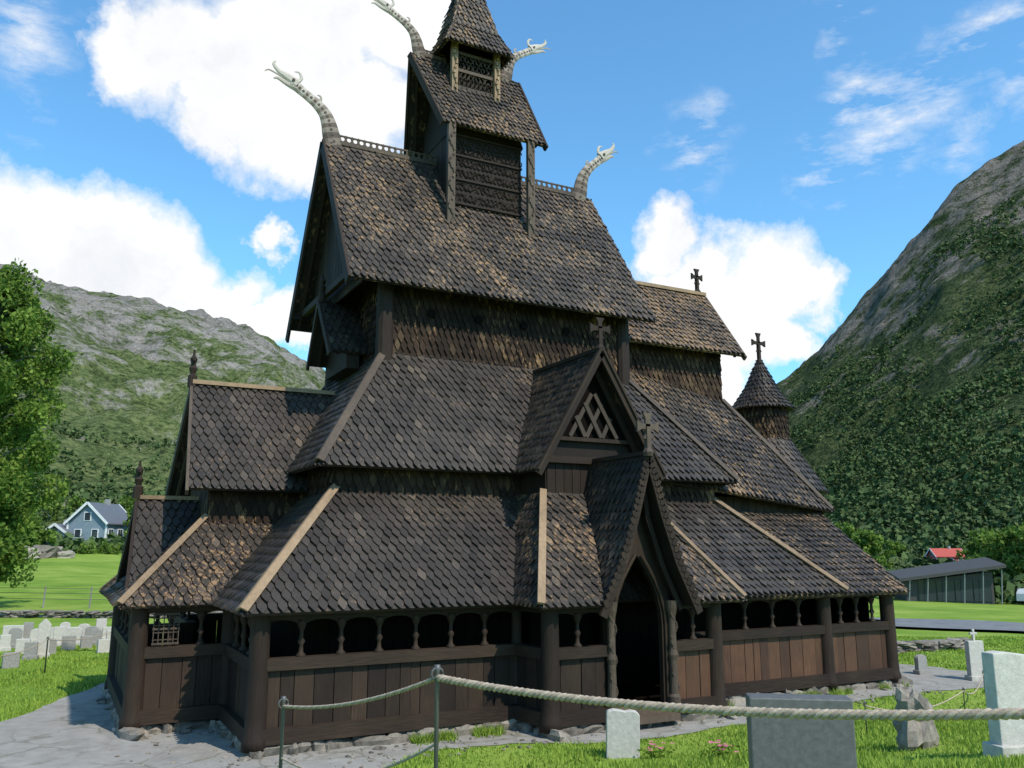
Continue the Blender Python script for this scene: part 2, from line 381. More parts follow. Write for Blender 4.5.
SG=gable_x('end_gable_roof',2.1,3.1,2.05,3.1,5,.95,7.35,8.75,M_dark,.14,ends=(1,0),base=.3)
mb=MB(); mb.prism([(2.5,5.85,7.0),(2.5,4.15,7.0),(2.5,4.15,7.4),(2.5,5,8.6),(2.5,5.85,7.4)],(-1,0,0),-.3,0,.3); cobj(mb,'end_gable_wall',M_dark)
BR=gable_x('belfry_roof',4.62,7.55,4.2,7.42,5,1.32,13.45,15.9,M_dark,.16,tan=.05,base=.48,row=.17,w=.14,mat=M_shinw)
mb=MB(); shellwall(mb,5.0,7.05,4.13,5.87,10.8,14.2,plank=.2)
mb.prism([(4.95,5.95,13.4),(4.95,4.05,13.4),(4.95,5,15.5)],(-1,0,0),-.1,0,.3)
mb.prism([(7.1,4.05,13.4),(7.1,5.95,13.4),(7.1,5,15.5)],(1,0,0),-.1,0,.3)
bw=cobj(mb,'belfry_wall',M_dark)
mb=MB(); mb.box((6.02,4.09,12.45),(2.0,.05,2.0),t=.1)
for z in(11.5,12.15,12.8,13.35): mb.beam((5.0,4.05,z),(7.05,4.05,z),.06,.05,t=.4)
rs=random.Random(3)
for zz in(11.68,11.97,12.33,12.62,12.95,13.2):
    for i in range(17):
        x=5.08+i*.12; th0=rs.uniform(0,6.3); sgn=rs.choice((-1,1))
        mb.tube([(x+.055*math.cos(th0+sgn*k*.8),4.05,zz+.10*math.sin(th0+sgn*k*.8)) for k in range(7)],.016,4,t=rs.uniform(.2,.55))
    mb.tube([(5.05+i*.1,4.045,zz+.08*math.sin(i*1.1+zz)) for i in range(20)],.014,4,t=.4)
cobj(mb,'carved_panel',M_darkh,parent=bw)
mb=MB()
for x,y in((4.87,3.74),(7.15,3.74),(4.87,6.26),(7.15,6.26)):
    mb.part(); mb.box((x,y,12.1),(.2,.12,2.75),t=.6)
    for i in range(22):
        mb.tube([(x+.07*math.sin(i*1.3),y-.06,10.8+i*.12),(x+.07*math.sin(i*1.3+.8),y-.075,10.9+i*.12)],[.04,.025],5,t=random.uniform(.3,1))
cobj(mb,'carved_pilaster',M_mid,parent=bw)
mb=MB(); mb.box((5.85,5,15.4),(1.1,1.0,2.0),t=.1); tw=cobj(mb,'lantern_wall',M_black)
mb=MB()
for x in(5.22,6.48):
    for y in(4.42,5.58):
        mb.part(); mb.box((x,y,15.45),(.17,.13,1.5),t=.6)
        for i in range(10): mb.tube([(x+.04*math.sin(i*1.5),y-.07,14.85+i*.14),(x+.04*math.sin(i*1.5+1),y-.09,14.95+i*.14)],[.05,.03],5,t=random.uniform(.5,1))
cobj(mb,'carved_pilaster',M_tan,parent=tw)
mb=MB()
for z in(14.95,15.45,15.95): mb.beam((5.3,4.46,z),(6.4,4.46,z),.05,.09,t=.4)
for zz in(15.1,15.3,15.6,15.8):
    for i in range(9):
        x=5.36+i*.12; th0=rs.uniform(0,6)
        mb.tube([(x+.05*math.cos(th0+k*.8),4.46,zz+.08*math.sin(th0+k*.8)) for k in range(7)],.015,4,t=.45)
cobj(mb,'carved_panel',M_mid,parent=tw)
mb=MB(); cx,cy=5.85,5
lv=[(.98,16.05),(.66,16.75),(.42,17.7),(.04,19.3)]
for (r0,z0),(r1,z1) in zip(lv,lv[1:]):
    c0=[(cx-r0,cy-r0*.93),(cx+r0,cy-r0*.93),(cx+r0,cy+r0*.93),(cx-r0,cy+r0*.93)]
    c1=[(cx-r1,cy-r1*.93),(cx+r1,cy-r1*.93),(cx+r1,cy+r1*.93),(cx-r1,cy+r1*.93)]
    for i in range(4):
        j=(i+1)%4; shingles(mb,[(*c0[i],z0),(*c0[j],z0),(*c1[j],z1),(*c1[i],z1)],row=.17,w=.14,base=.45)
cobj(mb,'spire_roof',M_shinw)
M_shinx=wood('heavily_worn_shingle',SH,grain=(7,7,3.5),rough=.6,bmp=.3,spec=.35,nmix=.25,worn=(.59,.7))
gable_x('chancel_roof',9.45,13.75,9.45,13.95,5,1.8,8.28,10.5,M_mid,.14,ends=(0,1),tan=.12,base=.54,mat=M_shinx)
mb=MB(); mb.box((11.35,5,6.9),(3.86,2.56,3.6),t=.2)
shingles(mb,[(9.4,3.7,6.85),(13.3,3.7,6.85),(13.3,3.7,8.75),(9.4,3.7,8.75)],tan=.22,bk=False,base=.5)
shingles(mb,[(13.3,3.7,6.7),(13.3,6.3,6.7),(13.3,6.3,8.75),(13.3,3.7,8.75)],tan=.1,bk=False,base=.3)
shingles(mb,[(13.3,3.7,8.75),(13.3,6.3,8.75),(13.3,5.02,10.2),(13.3,4.98,10.2)],tan=.1,base=.3)
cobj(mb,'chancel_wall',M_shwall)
AX,AY=16.1,5
def cone_sh(mb,cx,cy,r0,z0,r1,z1,n=20,**k):
    for i in range(n):
        a=2*math.pi*i/n;b=2*math.pi*(i+1)/n
        pts=[(cx+r0*math.cos(a),cy+r0*math.sin(a),z0),(cx+r0*math.cos(b),cy+r0*math.sin(b),z0),(cx+r1*math.cos(b),cy+r1*math.sin(b),z1),(cx+r1*math.cos(a),cy+r1*math.sin(a),z1)]
        shingles(mb,pts,**k)
mb=MB(); cone_sh(mb,AX,AY,.95,7.12,.5,7.75,row=.15,w=.12,base=.3,slab=.03); cone_sh(mb,AX,AY,.5,7.75,.05,8.7,row=.15,w=.12,base=.3,slab=.03)
cobj(mb,'apse_turret_roof',M_shin)
mb=MB(); cone_sh(mb,AX,AY,.74,6.0,.72,7.2,row=.17,w=.13,base=.4,tan=.1,slab=.03); mb.lathe((AX,AY,-.2),[(1.45,0),(1.45,4.9),(.7,5.2),(.68,7.3)],20,t=.3); cobj(mb,'apse_wall',M_shwall)
mb=MB(); cone_sh(mb,AX,AY,1.75,4.55,.76,6.15,base=.4,slab=.03); mb.part(); cone_sh(mb,AX-.1,AY,3.0,2.3,1.45,4.0,base=.4,slab=.03); cobj(mb,'apse_roof',M_shin)

gable_x('porch_roof',-.85,1.6,-.68,2.65,5,1.8,4.1,6.46,M_mid,.14,ends=(1,0),tan=.04,base=.42)
mb=MB(); shellwall(mb,-.38,2,3.7,6.3,2.6,4.62,plank=.2); mb.prism([(-.4,6.3,4.6),(-.4,3.7,4.6),(-.4,5,6.3)],(-1,0,0),-.2,0,.3)
shingles(mb,[(-.38,3.66,3.4),(1.55,3.66,3.4),(1.55,3.66,4.55),(-.38,3.66,4.55)],tan=.1,base=.4,bk=False); cobj(mb,'porch_wall',M_shwall)
ring('porch_skirt_roof',(-2.0,1.5,2.2,7.8),1.93,(-.42,1.7,3.74,6.26),3.5,M_tan,.1,faces='SWN',tan=.03,base=.45,mat=M_shinw)
gable_x('porch_gable_roof',-1.78,-.2,-1.6,-.2,5,1.6,1.95,3.92,M_dark,.14,ends=(1,0),base=.42)
gable_y('porch_dormer_roof',.1,1.7,.1,3.0,6.78,1.5,4.48,7.0,M_dark,.15,base=.38)
mb=MB(); shellwall(mb,5.68,7.88,.5,3,3.4,4.75,plank=.2)
mb.prism([(5.62,.5,4.75),(7.94,.5,4.75),(6.78,.5,6.75)],(0,-1,0),-.15,0,.0); dw=cobj(mb,'porch_dormer_wall',M_dark)
mb=MB()
mb.beam((5.6,.42,4.72),(7.96,.42,4.72),.1,.14); mb.part(); mb.beam((5.85,.42,5.16),(7.71,.42,5.16),.07,.08)
for q in(-1,1): mb.part(); mb.beam((6.78+q*1.2,.4,4.75),(6.78,.4,6.8),.08,.16)
cobj(mb,'gable_beam',M_dark,parent=dw)
mb=MB(); mb.prism([(5.9,.47,5.2),(7.66,.47,5.2),(6.78,.47,6.6)],(0,-1,0),-.01,0,.0); cobj(mb,'gable_opening',M_black,parent=dw)
mb=MB()
for (a,b_) in (((6.2,5.22),(6.75,6.15)),((6.6,5.22),(7.0,5.95)),((7.0,5.22),(7.22,5.65)),((7.36,5.22),(6.81,6.15)),((6.96,5.22),(6.56,5.95)),((6.56,5.22),(6.34,5.65))):
    mb.part(); mb.beam((a[0],.41 if b_[0]>a[0] else .385,a[1]),(b_[0],.41 if b_[0]>a[0] else .385,b_[1]),.09,.022,(0,-1,0),t=.15)
cobj(mb,'gable_lattice',M_mid,parent=dw)
xc=6.78
mb=MB()
shingles(mb,[(4.45,-1.4,1.93),(5.72,-1.4,1.93),(6.1,-.68,2.72),(6.42,.12,3.6),(6.54,.5,4.02),(5.6,.5,4.02)],base=.45,tan=.04)
shingles(mb,[(7.84,-1.4,1.93),(9.1,-1.4,1.93),(7.95,.5,4.02),(7.02,.5,4.02),(7.14,.12,3.6),(7.46,-.68,2.72)],base=.42,tan=.04)
shingles(mb,[(4.45,.9,1.93),(4.45,-1.4,1.93),(5.6,.5,4.02),(5.6,1.9,4.02)],base=.42,tan=.03)
shingles(mb,[(9.1,-1.4,1.93),(9.1,.9,1.93),(7.95,1.9,4.02),(7.95,.5,4.02)],base=.42,tan=.03)
sk=cobj(mb,'portal_skirt_roof',M_shinw)
mb=MB()
for a,b in(((4.45,-1.4,2.0),(5.6,.5,4.1)),((9.1,-1.4,2.0),(7.95,.5,4.1))):
    mb.part(); mb.beam(a,b,.14,.05,(0,-.4,1))
cobj(mb,'hip_board',M_tan,parent=sk)
prof=[(1.04,1.88),(.62,2.72),(.31,3.6),(0,4.65)]
mb=MB()
for (h0,z0),(h1,z1) in zip(prof,prof[1:]):
    shingles(mb,[(xc-h0,.4,z0),(xc-h0,-1.42,z0),(xc-h1,-1.42,z1),(xc-h1,.4,z1)],base=.36)
    shingles(mb,[(xc+h0,-1.42,z0),(xc+h0,.4,z0),(xc+h1,.4,z1),(xc+h1,-1.42,z1)],base=.36)
eg=cobj(mb,'entry_gable_roof',M_shin)
mb=MB()
for q in(-1,1):
    mb.part(); pts=[(xc+q*(h+.01),-1.46,z-.05) for h,z in prof]; pts[0]=(xc+q*1.1,-1.46,1.73); mb.board(pts,.06,.15,(0,0,1))
    for (h0,z0),(h1,z1) in zip(prof,prof[1:]):
        L=math.hypot(h1-h0,z1-z0); n_=int(L/.12)
        for i in range(n_):
            s=(i+.5)/n_; h=h0+(h1-h0)*s; z=z0+(z1-z0)*s
            mb.box((xc+q*(h+.03),-1.495,z+.02),(.11,.02,.14),Matrix.Rotation(q*random.uniform(.3,.45),3,'Y'),t=random.uniform(.15,.7))
    mb.part(); pts=[(xc+q*(max(0,h-.18)),-1.2,z-.1) for h,z in prof]; mb.board(pts,.06,.1,(0,0,1))
cobj(mb,'barge_board',M_dark,parent=eg)
mb=MB()
def arch_half(q):
    inner=[(.54,0.1),(.54,1.5),(.52,1.75),(.44,2.05),(.3,2.35),(.14,2.6),(0,2.8)]
    outer=[(.74,.1),(.74,1.6),(.76,2.0),(.66,2.4),(.46,2.9),(.24,3.55),(0,4.3)]
    for (a,za),(b,zb),(c,zc),(d,zd) in zip(inner,inner[1:],outer,outer[1:]):
        f=[(xc+q*a,-1.02,za),(xc+q*c,-1.02,zc),(xc+q*d,-1.02,zd),(xc+q*b,-1.02,zb)]
        if q<0:f=f[::-1]
        mb.prism(f,(0,-1,0),-.12,0,.45)
    # raised curved moulding around the opening
    mb.tube([(xc+q*(a+.07),-1.05,z) for a,z in inner],.035,6,t=.7)
arch_half(1);arch_half(-1)
portal=cobj(mb,'portal_surround',M_dark)
mb=MB()
for x in(6.08,7.48):
    mb.part(); mb.lathe((x,-1.12,-.05),[(.12,0),(.12,.25),(.085,.3),(.075,.9),(.095,1.0),(.075,1.1),(.07,1.7),(.11,1.85),(.13,2.0)],14,t=.5)
    for i in range(20): mb.tube([(x+.07*math.sin(i*.9),-1.17,.25+i*.078),(x+.07*math.sin(i*.9+.7),-1.19,.31+i*.078)],[.025,.018],5,t=random.uniform(.3,.9))
cobj(mb,'carved_door_post',M_mid,parent=portal)
mb=MB(); mb.box((6.78,-.95,.0),(1.25,.3,.12),t=.9); mb.part(); mb.box((6.78,-1.2,-.12),(1.3,.3,.12),t=.7); cobj(mb,'door_step',M_mid,parent=portal)
mb=MB(); mb.box((6.78,1.52,1.2),(1.2,.06,2.4),t=.05); dr=cobj(mb,'inner_door',M_black,parent=portal)
mb=MB()
for q in(-1,1): mb.part(); mb.box((6.78+q*.85,1.35,1.1),(.5,.3,2.6),t=.3)
cobj(mb,'door_jamb',M_black,parent=portal)

colmesh=None
def colonnette(x,y):
    global colmesh
    if colmesh is None:
        mb=MB(); mb.lathe((0,0,0),[(.08,0),(.08,.05),(.04,.09),(.033,.2),(.065,.26),(.036,.31),(.032,.42),(.065,.5),(.08,.53),(.08,.64)],12,t=.6)
        o=mb.obj('colonnette',M_darkh,CH,(0,0,0),True); colmesh=o.data
    else:
        o=bpy.data.objects.new('colonnette',colmesh); COL.objects.link(o); o.parent=CH
    o.location=(x,y,1.17+.3)
def post(x,y,r=.17,z1=1.95,mat=None):
    mb=MB()
    mb.lathe((x,y,-.2),[(r*1.22,0),(r*1.22,.16),(r*1.05,.24),(r,.5),(r*.97,1.3),(r*.95,z1+.1),(r*1.1,z1+.2)],16,t=random.uniform(.3,.5))
    cobj(mb,'gallery_post',mat or M_dark,smooth=True)
def seg(p0,p1,n,mat=None,cols=True):
    p0=V((*p0,0));p1=V((*p1,0)); d=p1-p0; L=d.length; d.normalize(); s=Vector((d.y,-d.x,0))
    mb=MB()
    def bm(z0,z1,w,t=None,off=0): mb.part(); mb.beam(p0+V((0,0,(z0+z1)/2))+s*off,p1+V((0,0,(z0+z1)/2))+s*off,w,z1-z0,t=t)
    bm(-.12,.12,.27,off=.02); bm(1.0,1.19,.2,off=.02); bm(1.79,1.95,.2); 
    par=cobj(mb,'gallery_rail',M_darkh)
    mb=MB(); k=max(2,int(L/.27)); e=[0]
    for i in range(k): e.append(e[-1]+random.uniform(.6,1.4))
    for i in range(k):
        a=e[i]/e[-1]*L;b=e[i+1]/e[-1]*L; o=random.uniform(0,.018)
        mb.beam(p0+d*(a+.006)+V((0,0,.56))+s*o,p0+d*(b-.006)+V((0,0,.56))+s*o,.05,.9,t=random.uniform(.1,.8))
    cobj(mb,'parapet_panel',mat or M_dark)
    if n>1 :
        mb=MB()
        for i in range(n):
            a=i/n*L;b=(i+1)/n*L; m_=(a+b)/2; R=(b-a)/2-.035; K=8; zt=1.81; H=min(R,.11); zc=zt-.03-H
            A=[]
            for j in range(K+1):
                th=math.pi*j/K; A.append((m_-R*math.cos(th),zc+H*math.sin(th)))
            A=[(a,zc)]+A+[(b,zc)]
            for (u0,z0),(u1,z1) in zip(A,A[1:]):
                if u1-u0<1e-4: continue
                q0=p0+d*u0;q1=p0+d*u1
                poly=[q0+V((0,0,z0)),q1+V((0,0,z1)),q1+V((0,0,zt)),q0+V((0,0,zt))]
                mb.prism(poly,s,-.03,.03,.4)
            if i>0 and cols: colonnette(*(p0+d*a)[:2])
        cobj(mb,'arcade_board',M_dark,parent=par)
seg((0,0),(4.72,0),7)
seg((4.72,0),(4.85,-1.0),1)
seg((4.85,-1.0),(6.0,-1.0),2)
seg((7.55,-1.0),(8.6,-1.0),2,M_brown)
seg((8.6,-1.0),(8.75,0),1)
seg((8.75,0),(12.75,0),5,M_brown)
seg((12.75,0),(14.9,0),4,M_brown)
seg((0,2.6),(0,0),4)
seg((-1.6,2.6),(0,2.6),3)
seg((-1.6,7.4),(-1.6,2.6),5)
seg((14.9,0),(14.9,10),12)
seg((14.9,10),(0,10),12); seg((0,10),(0,7.4),3); seg((0,7.4),(-1.6,7.4),2)
for x,y in((0,0),(4.85,-1.0),(8.6,-1.0),(12.75,0),(14.9,0),(-1.6,2.6),(-1.6,7.4),(0,2.6),(0,10),(14.9,10),(4.72,.02),(10.7,10)): post(x,y,.17 if (x,y)!=(4.72,.02) else .1)
mb=MB()
for z in(1.5,1.24,1.76): mb.box((-1.15,2.52,z),(.46,.03,.035),t=.5)
for i in range(6): mb.box((-1.36+i*.085,2.525,1.5),(.016,.02,.54),t=.5)
for i in range(4): mb.box((-1.15,2.53,1.31+i*.125),(.45,.015,.016),t=.5)
cobj(mb,'window_lattice',M_mid)
def rock(mb,c,s,t=None,rz=0,n=8,m_=5,rough=.0,sq=.7):
    sd=random.uniform(0,99); vs=[]; cr,sr=math.cos(rz),math.sin(rz)
    def put(q,f):
        a,b=q.x*s[0]*f,q.y*s[1]*f; vs.append((c[0]+a*cr-b*sr,c[1]+a*sr+b*cr,c[2]+q.z*s[2]*f))
    vs.append((c[0],c[1],c[2]-s[2]))
    for i in range(1,m_):
        ph=-math.pi/2+math.pi*i/m_
        for k in range(n):
            th=2*math.pi*k/n; q=Vector((math.cos(ph)*math.cos(th),math.cos(ph)*math.sin(th),math.sin(ph)))
            q=Vector([math.copysign(abs(a)**sq,a) for a in q])
            put(q,1+.55*noise.noise(q*1.6+Vector((sd,sd,0)))+rough*noise.noise(q*5+Vector((sd,0,sd)))+rough*.5*noise.noise(q*11+Vector((0,sd,sd))))
    vs.append((c[0],c[1],c[2]+s[2]*.9))
    fs=[(0,1+(k+1)%n,1+k) for k in range(n)]
    for i in range(m_-2):
        for k in range(n):
            a=1+i*n+k;b=1+i*n+(k+1)%n; fs.append((a,b,b+n,a+n))
    o=1+(m_-2)*n; l=len(vs)-1
    fs+=[(o+k,o+(k+1)%n,l) for k in range(n)]
    mb.add(vs,fs,random.uniform(.1,.8) if t is None else t)
mb=MB()
loop=[(-.05,2.6),(-.05,-.06),(4.75,-.06),(4.85,-1.05),(8.7,-1.05),(8.8,-.06),(15,-.06),(15,10)]
for l in(loop,[(-1.65,7.5),(-1.65,2.55),(0,2.55)]):
    for a,b in zip(l,l[1:]):
        mb.part()
        L=math.dist(a,b); x=0
        while x<L:
            w=random.choice([.12,.2,.3,.45,.6])*random.uniform(.8,1.2); q=(a[0]+(b[0]-a[0])*(x+w/2)/L,a[1]+(b[1]-a[1])*(x+w/2)/L)
            rock(mb,(q[0]+random.uniform(-.02,.05),q[1]+random.uniform(-.02,.08),-.25+random.uniform(-.03,.02)),(w*.64,.16,.14),t=random.uniform(.1,.65),rz=random.uniform(-.25,.25)+math.atan2(b[1]-a[1],b[0]-a[0])); x+=w
            if random.random()<.5:
                s=random.uniform(.04,.12); rock(mb,(q[0]+random.uniform(-.3,.1),q[1]-random.uniform(.1,.5),-.29),(s,s*.8,s*.55),rz=random.uniform(0,3))
cobj(mb,'stone_foundation',M_stone)

def catmull(P_,R_,m=5):
    out=[];ro=[]
    for i in range(len(P_)-1):
        p0=P_[max(i-1,0)];p1=P_[i];p2=P_[i+1];p3=P_[min(i+2,len(P_)-1)]
        for k in range(m):
            t=k/m; out.append(tuple(.5*((2*p1[j])+(-p0[j]+p2[j])*t+(2*p0[j]-5*p1[j]+4*p2[j]-p3[j])*t*t+(-p0[j]+3*p1[j]-3*p2[j]+p3[j])*t**3) for j in range(2))); ro.append(R_[i]*(1-t)+R_[i+1]*t)
    out.append(P_[-1]);ro.append(R_[-1]); return out,ro
def dragon(base,sx,s,thick=1.1,up=0):
    mb=MB(); W=lambda a,z:(base[0]+sx*a*s*(1-up*.35),base[1],base[2]+(z+up*.3*a)*s); T=s*thick
    path=[(-.2,-.3),(-.08,.08),(.0,.38),(.12,.62),(.34,.82),(.6,.97),(.84,1.1),(.98,1.2)]
    rad=[.2,.175,.15,.125,.105,.095,.1,.12]
    pp,rr=catmull(path,rad); n_=len(pp)
    mb.tube([W(*q) for q in pp],[r*T for r in rr],10,.42,t=[min(1,.15+.75*i/n_+.14*(1 if (i//2)%2 else -1)) for i in range(n_)])
    for i in range(3,n_-4,2):
        w_=W(*pp[i]); mb.tube([(w_[0],base[1]-rr[i]*T*.45,w_[2]),(w_[0],base[1]+rr[i]*T*.45,w_[2])],.028*T,6,t=0)
    def sm(pts,rds,**k):
        a,b=catmull(pts,rds,3); mb.tube([W(*q) for q in a],[r*T for r in b],7,.5,**k)
    sm([(.86,1.16),(1.08,1.28),(1.32,1.38),(1.47,1.52),(1.43,1.63)],[.125,.085,.05,.035,.012],t=.85)
    sm([(.88,1.1),(1.12,1.12),(1.34,1.2),(1.46,1.16)],[.1,.05,.035,.012],t=.75)
    sm([(1.0,1.18),(1.3,1.28),(1.58,1.35),(1.68,1.28)],[.025,.02,.017,.008],t=.6)
    sm([(.88,1.22),(.76,1.36),(.82,1.5),(.94,1.49)],[.045,.035,.026,.012],t=.9)
    sm([(.36,.86),(.24,.94),(.25,1.04),(.33,1.05)],[.045,.03,.022,.01],t=.6)
    e_=W(.97,1.23); mb.tube([(e_[0],base[1]-.07*T,e_[2]),(e_[0],base[1]+.07*T,e_[2])],.028*T,8,t=0)
    cobj(mb,'dragon_head',M_grey)
dragon((2.08,5,12.95),-1,1.02,1.3,.15); dragon((9.55,5,12.95),1,1.0,1.35,.6); dragon((4.35,5,16.0),-1,.88,1.2); dragon((7.15,5,16.0),1,.9,1.2,.2)
def crest(x0,x1,z,mat,h=.26):
    mb=MB(); mb.beam((x0,5,z+.04),(x1,5,z+.04),.16,.1,t=.5); mb.beam((x0,5,z+h),(x1,5,z+h),.04,.035,t=.5)
    n=int((x1-x0)/.16)
    for i in range(n):
        x=x0+(i+.5)*(x1-x0)/n; r=.07
        mb.tube([(x+r*math.cos(a),5,z+h/2+.06+r*math.sin(a)) for a in [k*math.pi/4 for k in range(9)]],.016,5,t=.6)
        mb.beam((x+.08,5,z+.08),(x+.08,5,z+h+.03),.03,.03,(0,1,0),t=.5)
    cobj(mb,'ridge_crest',mat)
crest(2.2,5.0,12.83,M_mid); crest(7.05,9.55,12.83,M_mid); crest(4.5,5.2,15.9,M_mid,.2); crest(6.5,7.2,15.9,M_mid,.2)
mb=MB(); mb.beam((9.5,5,10.56),(13.97,5,10.56),.2,.1,t=.8); mb.part(); mb.beam((-.7,5,6.52),(2.5,5,6.52),.2,.09,t=.8)
mb.part(); mb.beam((-1.65,5,3.98),(-.4,5,3.98),.16,.08,t=.5); cobj(mb,'ridge_board',M_tan)
mb=MB(); mb.beam((6.78,.08,7.06),(6.78,2.9,7.06),.16,.08,t=.5); mb.part(); mb.beam((6.78,-1.42,4.72),(6.78,.5,4.72),.14,.08); cobj(mb,'ridge_board',M_dark)
def cross(x,y,z,h,w,mat=None,fl=1.6,k=1.0,t0=.5):
    mb=MB(); t=.055*k
    d=Vector((1,0,0)); c=V((x,y,z+h*.66)); n=Vector((0,0,1)); nn=d.cross(n)
    mb.beam((x,y,z),(x,y,z+h*.66),t*1.6,t*1.8,(0,1,0),t=t0)
    def arm(dir_,L,wd):
        sd=nn.cross(dir_).normalized(); a=c
        pts=[a-sd*wd,a+dir_*L*.6-sd*wd,a+dir_*L-sd*wd*fl*1.3,a+dir_*L+sd*wd*fl*1.3,a+dir_*L*.6+sd*wd,a+sd*wd]
        mb.prism(pts,nn,-t/2,t/2,t0)
    arm(d,w/2,.05*k);arm(-d,w/2,.05*k);arm(n,h*.34,.05*k); arm(-n,h*.3,.05*k)
    mb.lathe((x,y,z-.05),[(.09,0),(.11,.08),(.05,.18)],8,t=.4)
    cobj(mb,'ridge_cross',mat or M_dark)
cross(6.78,.1,7.05,.7,.5); cross(6.75,-1.5,4.7,.78,.5,mat=M_mid,t0=.6,k=1.05); cross(13.7,5,10.6,.75,.42); cross(AX,AY,8.65,.95,.55)
def finial(x,y,z,h):
    mb=MB(); mb.lathe((x,y,z),[(.1,0),(.1,h*.3),(.05,h*.35),(.09,h*.5),(.05,h*.6),(.08,h*.75),(.03,h*.85),(.02,h)],8,t=.5); mb.box((x,y,z+h*.72),(.05,.28,.07)); cobj(mb,'gable_finial',M_dark)
finial(-.7,5,6.4,.85); finial(-1.62,5,3.95,.8); finial(2.1,5,8.7,.75)

# ---------------------------------------------------------------- GROUND
rings=[.3*1.0445**i for i in range(225)]; na=220
vs=[];fs=[]
for R in rings:
    for k in range(na):
        a=2*math.pi*k/na; vs.append((CAM[0]+R*math.cos(a),CAM[1]+R*math.sin(a)))
va=np.array(vs); z=ground(va[:,0],va[:,1]); vs=[(x,y,zz) for (x,y),zz in zip(vs,z)]
for i in range(len(rings)-1):
    for k in range(na):
        k2=(k+1)%na; fs.append((i*na+k,(i+1)*na+k,(i+1)*na+k2,i*na+k2))
fs.append(tuple(range(na)))
me=bpy.data.meshes.new('ground'); me.from_pydata(vs,[],fs); me.shade_smooth(); me.materials.append(M_ground)
o=bpy.data.objects.new('ground',me); COL.objects.link(o); tag(o,'grassy churchyard ground and valley floor','ground',kind='structure')
bd=[(-3.2,-2.2),(1.2,-2.0),(2.4,-1.0),(4.0,-.95),(4.6,-1.5),(6,-1.9),(7.6,-1.75),(9.2,-1.7),(11,-1.2),(14,-1.0),(16.5,-1.3),(19,-1.8),(26,-3.8),(26,-2.8),(19,-.2),(18,3),(18,12),(-1,12),(-1.0,10.5),(-2.2,8.0),(-3.6,4.9),(-9,1.5),(-9,-1)]
pts=[]
for a,b in zip(bd,bd[1:]+bd[:1]):
    L=math.dist(a,b); n=max(1,int(L/.15))
    for i in range(n):
        x=a[0]+(b[0]-a[0])*i/n;y=a[1]+(b[1]-a[1])*i/n
        q=Vector((x*.9,y*.9,3)); pts.append((x+.28*noise.noise(q)+.1*noise.noise(q*4),y+.28*noise.noise(q+Vector((9,9,9)))+.1*noise.noise(q*4+Vector((5,5,5))),-.288))
me=bpy.data.meshes.new('path'); me.from_pydata(pts,[],[tuple(range(len(pts)))]); me.materials.append(M_gravel)
o=bpy.data.objects.new('path',me); COL.objects.link(o); tag(o,'grey gravel and flagstone path around the church','path',kind='structure')
gpoly=np.array([p[:2] for p in pts])
def inpoly(x,y,poly):
    inside=np.zeros(len(x),bool); j=len(poly)-1
    for i in range(len(poly)):
        xi,yi=poly[i];xj,yj=poly[j]
        c=((yi>y)!=(yj>y))&(x<(xj-xi)*(y-yi)/(yj-yi+1e-12)+xi); inside^=c; j=i
    return inside
mb=MB()
for i in range(420):
    x=random.uniform(-2.0,15);y=random.uniform(-1.5,-.2) if x>0 else random.uniform(-1.0,2.5)
    if x>0 and y>-.3: continue
    s=random.uniform(.012,.045); rock(mb,(x,y,-.287+s*.15),(s,s*.8,s*.4),rz=random.uniform(0,3))
o=mb.obj('loose_stones',M_stone); tag(o,'small loose grey stones on the gravel','stones',kind='stuff')
mt,nt,b=newmat('asphalt'); v=coords(nt); n1=noisen(nt,v,2,4); nt.links.new(ramp(nt,n1,[(.3,(.10,.10,.105)),(.7,(.165,.165,.165))]),b.inputs['Base Color']); b.inputs['Roughness'].default_value=.9
def strip(name,r0,r1,a0,a1,mat,lift,label):
    vs=[];fs=[];n=60
    for i in range(n+1):
        a=math.radians(a0+(a1-a0)*i/n)
        for j in range(5):
            R=r0+(r1-r0)*j/4; x,y=P(R*math.sin(a),R*math.cos(a)); vs.append((x,y,gz(x,y)+lift))
    for i in range(n):
        for j in range(4):
            q=i*5+j; fs.append((q,q+1,q+6,q+5))
    me=bpy.data.meshes.new(name); me.from_pydata(vs,[],fs); me.materials.append(mat); o=bpy.data.objects.new(name,me); COL.objects.link(o); tag(o,label,'road',kind='structure'); return o
strip('road',44,52,12,55,mt,.12,'grey asphalt valley road')

def blades(n,r0,r1,f0,f1,hmin,hmax):
    rr=rng.uniform(r0,r1,n); ff=rng.uniform(f0,f1,n)
    x=CAM[0]+.8838*rr+.4679*ff; y=CAM[1]-.4679*rr+.8838*ff
    u=rr/ff
    keep=(np.abs(u)<.66)&~inpoly(x,y,gpoly)&~((x>-.2)&(x<15.2)&(y>-.4)&(y<10.3))&~((x>-1.9)&(x<0)&(y>2.3)&(y<7.6))
    x=x[keep];y=y[keep];n=len(x); z=ground(x,y)-.01
    h=rng.uniform(hmin,hmax,n)*(1+.35*np.sin(x*1.7+2*np.sin(y*1.3))); a=rng.uniform(0,2*np.pi,n); w=.006+.0007*np.sqrt((x-CAM[0])**2+(y-CAM[1])**2)
    la=rng.uniform(0,2*np.pi,n); ll=h*rng.uniform(.1,.6,n)
    p0=np.stack([x-np.cos(a)*w,y-np.sin(a)*w,z],1);p1=np.stack([x+np.cos(a)*w,y+np.sin(a)*w,z],1);p2=np.stack([x+np.cos(la)*ll,y+np.sin(la)*ll,z+h],1)
    return np.stack([p0,p1,p2],1).reshape(-1,3), rng.uniform(0,1,n)
A=[blades(60000,-2,10,6,17,.04,.09),blades(45000,-16,-5,13,32,.04,.09),blades(45000,5,22,15,36,.04,.09)]
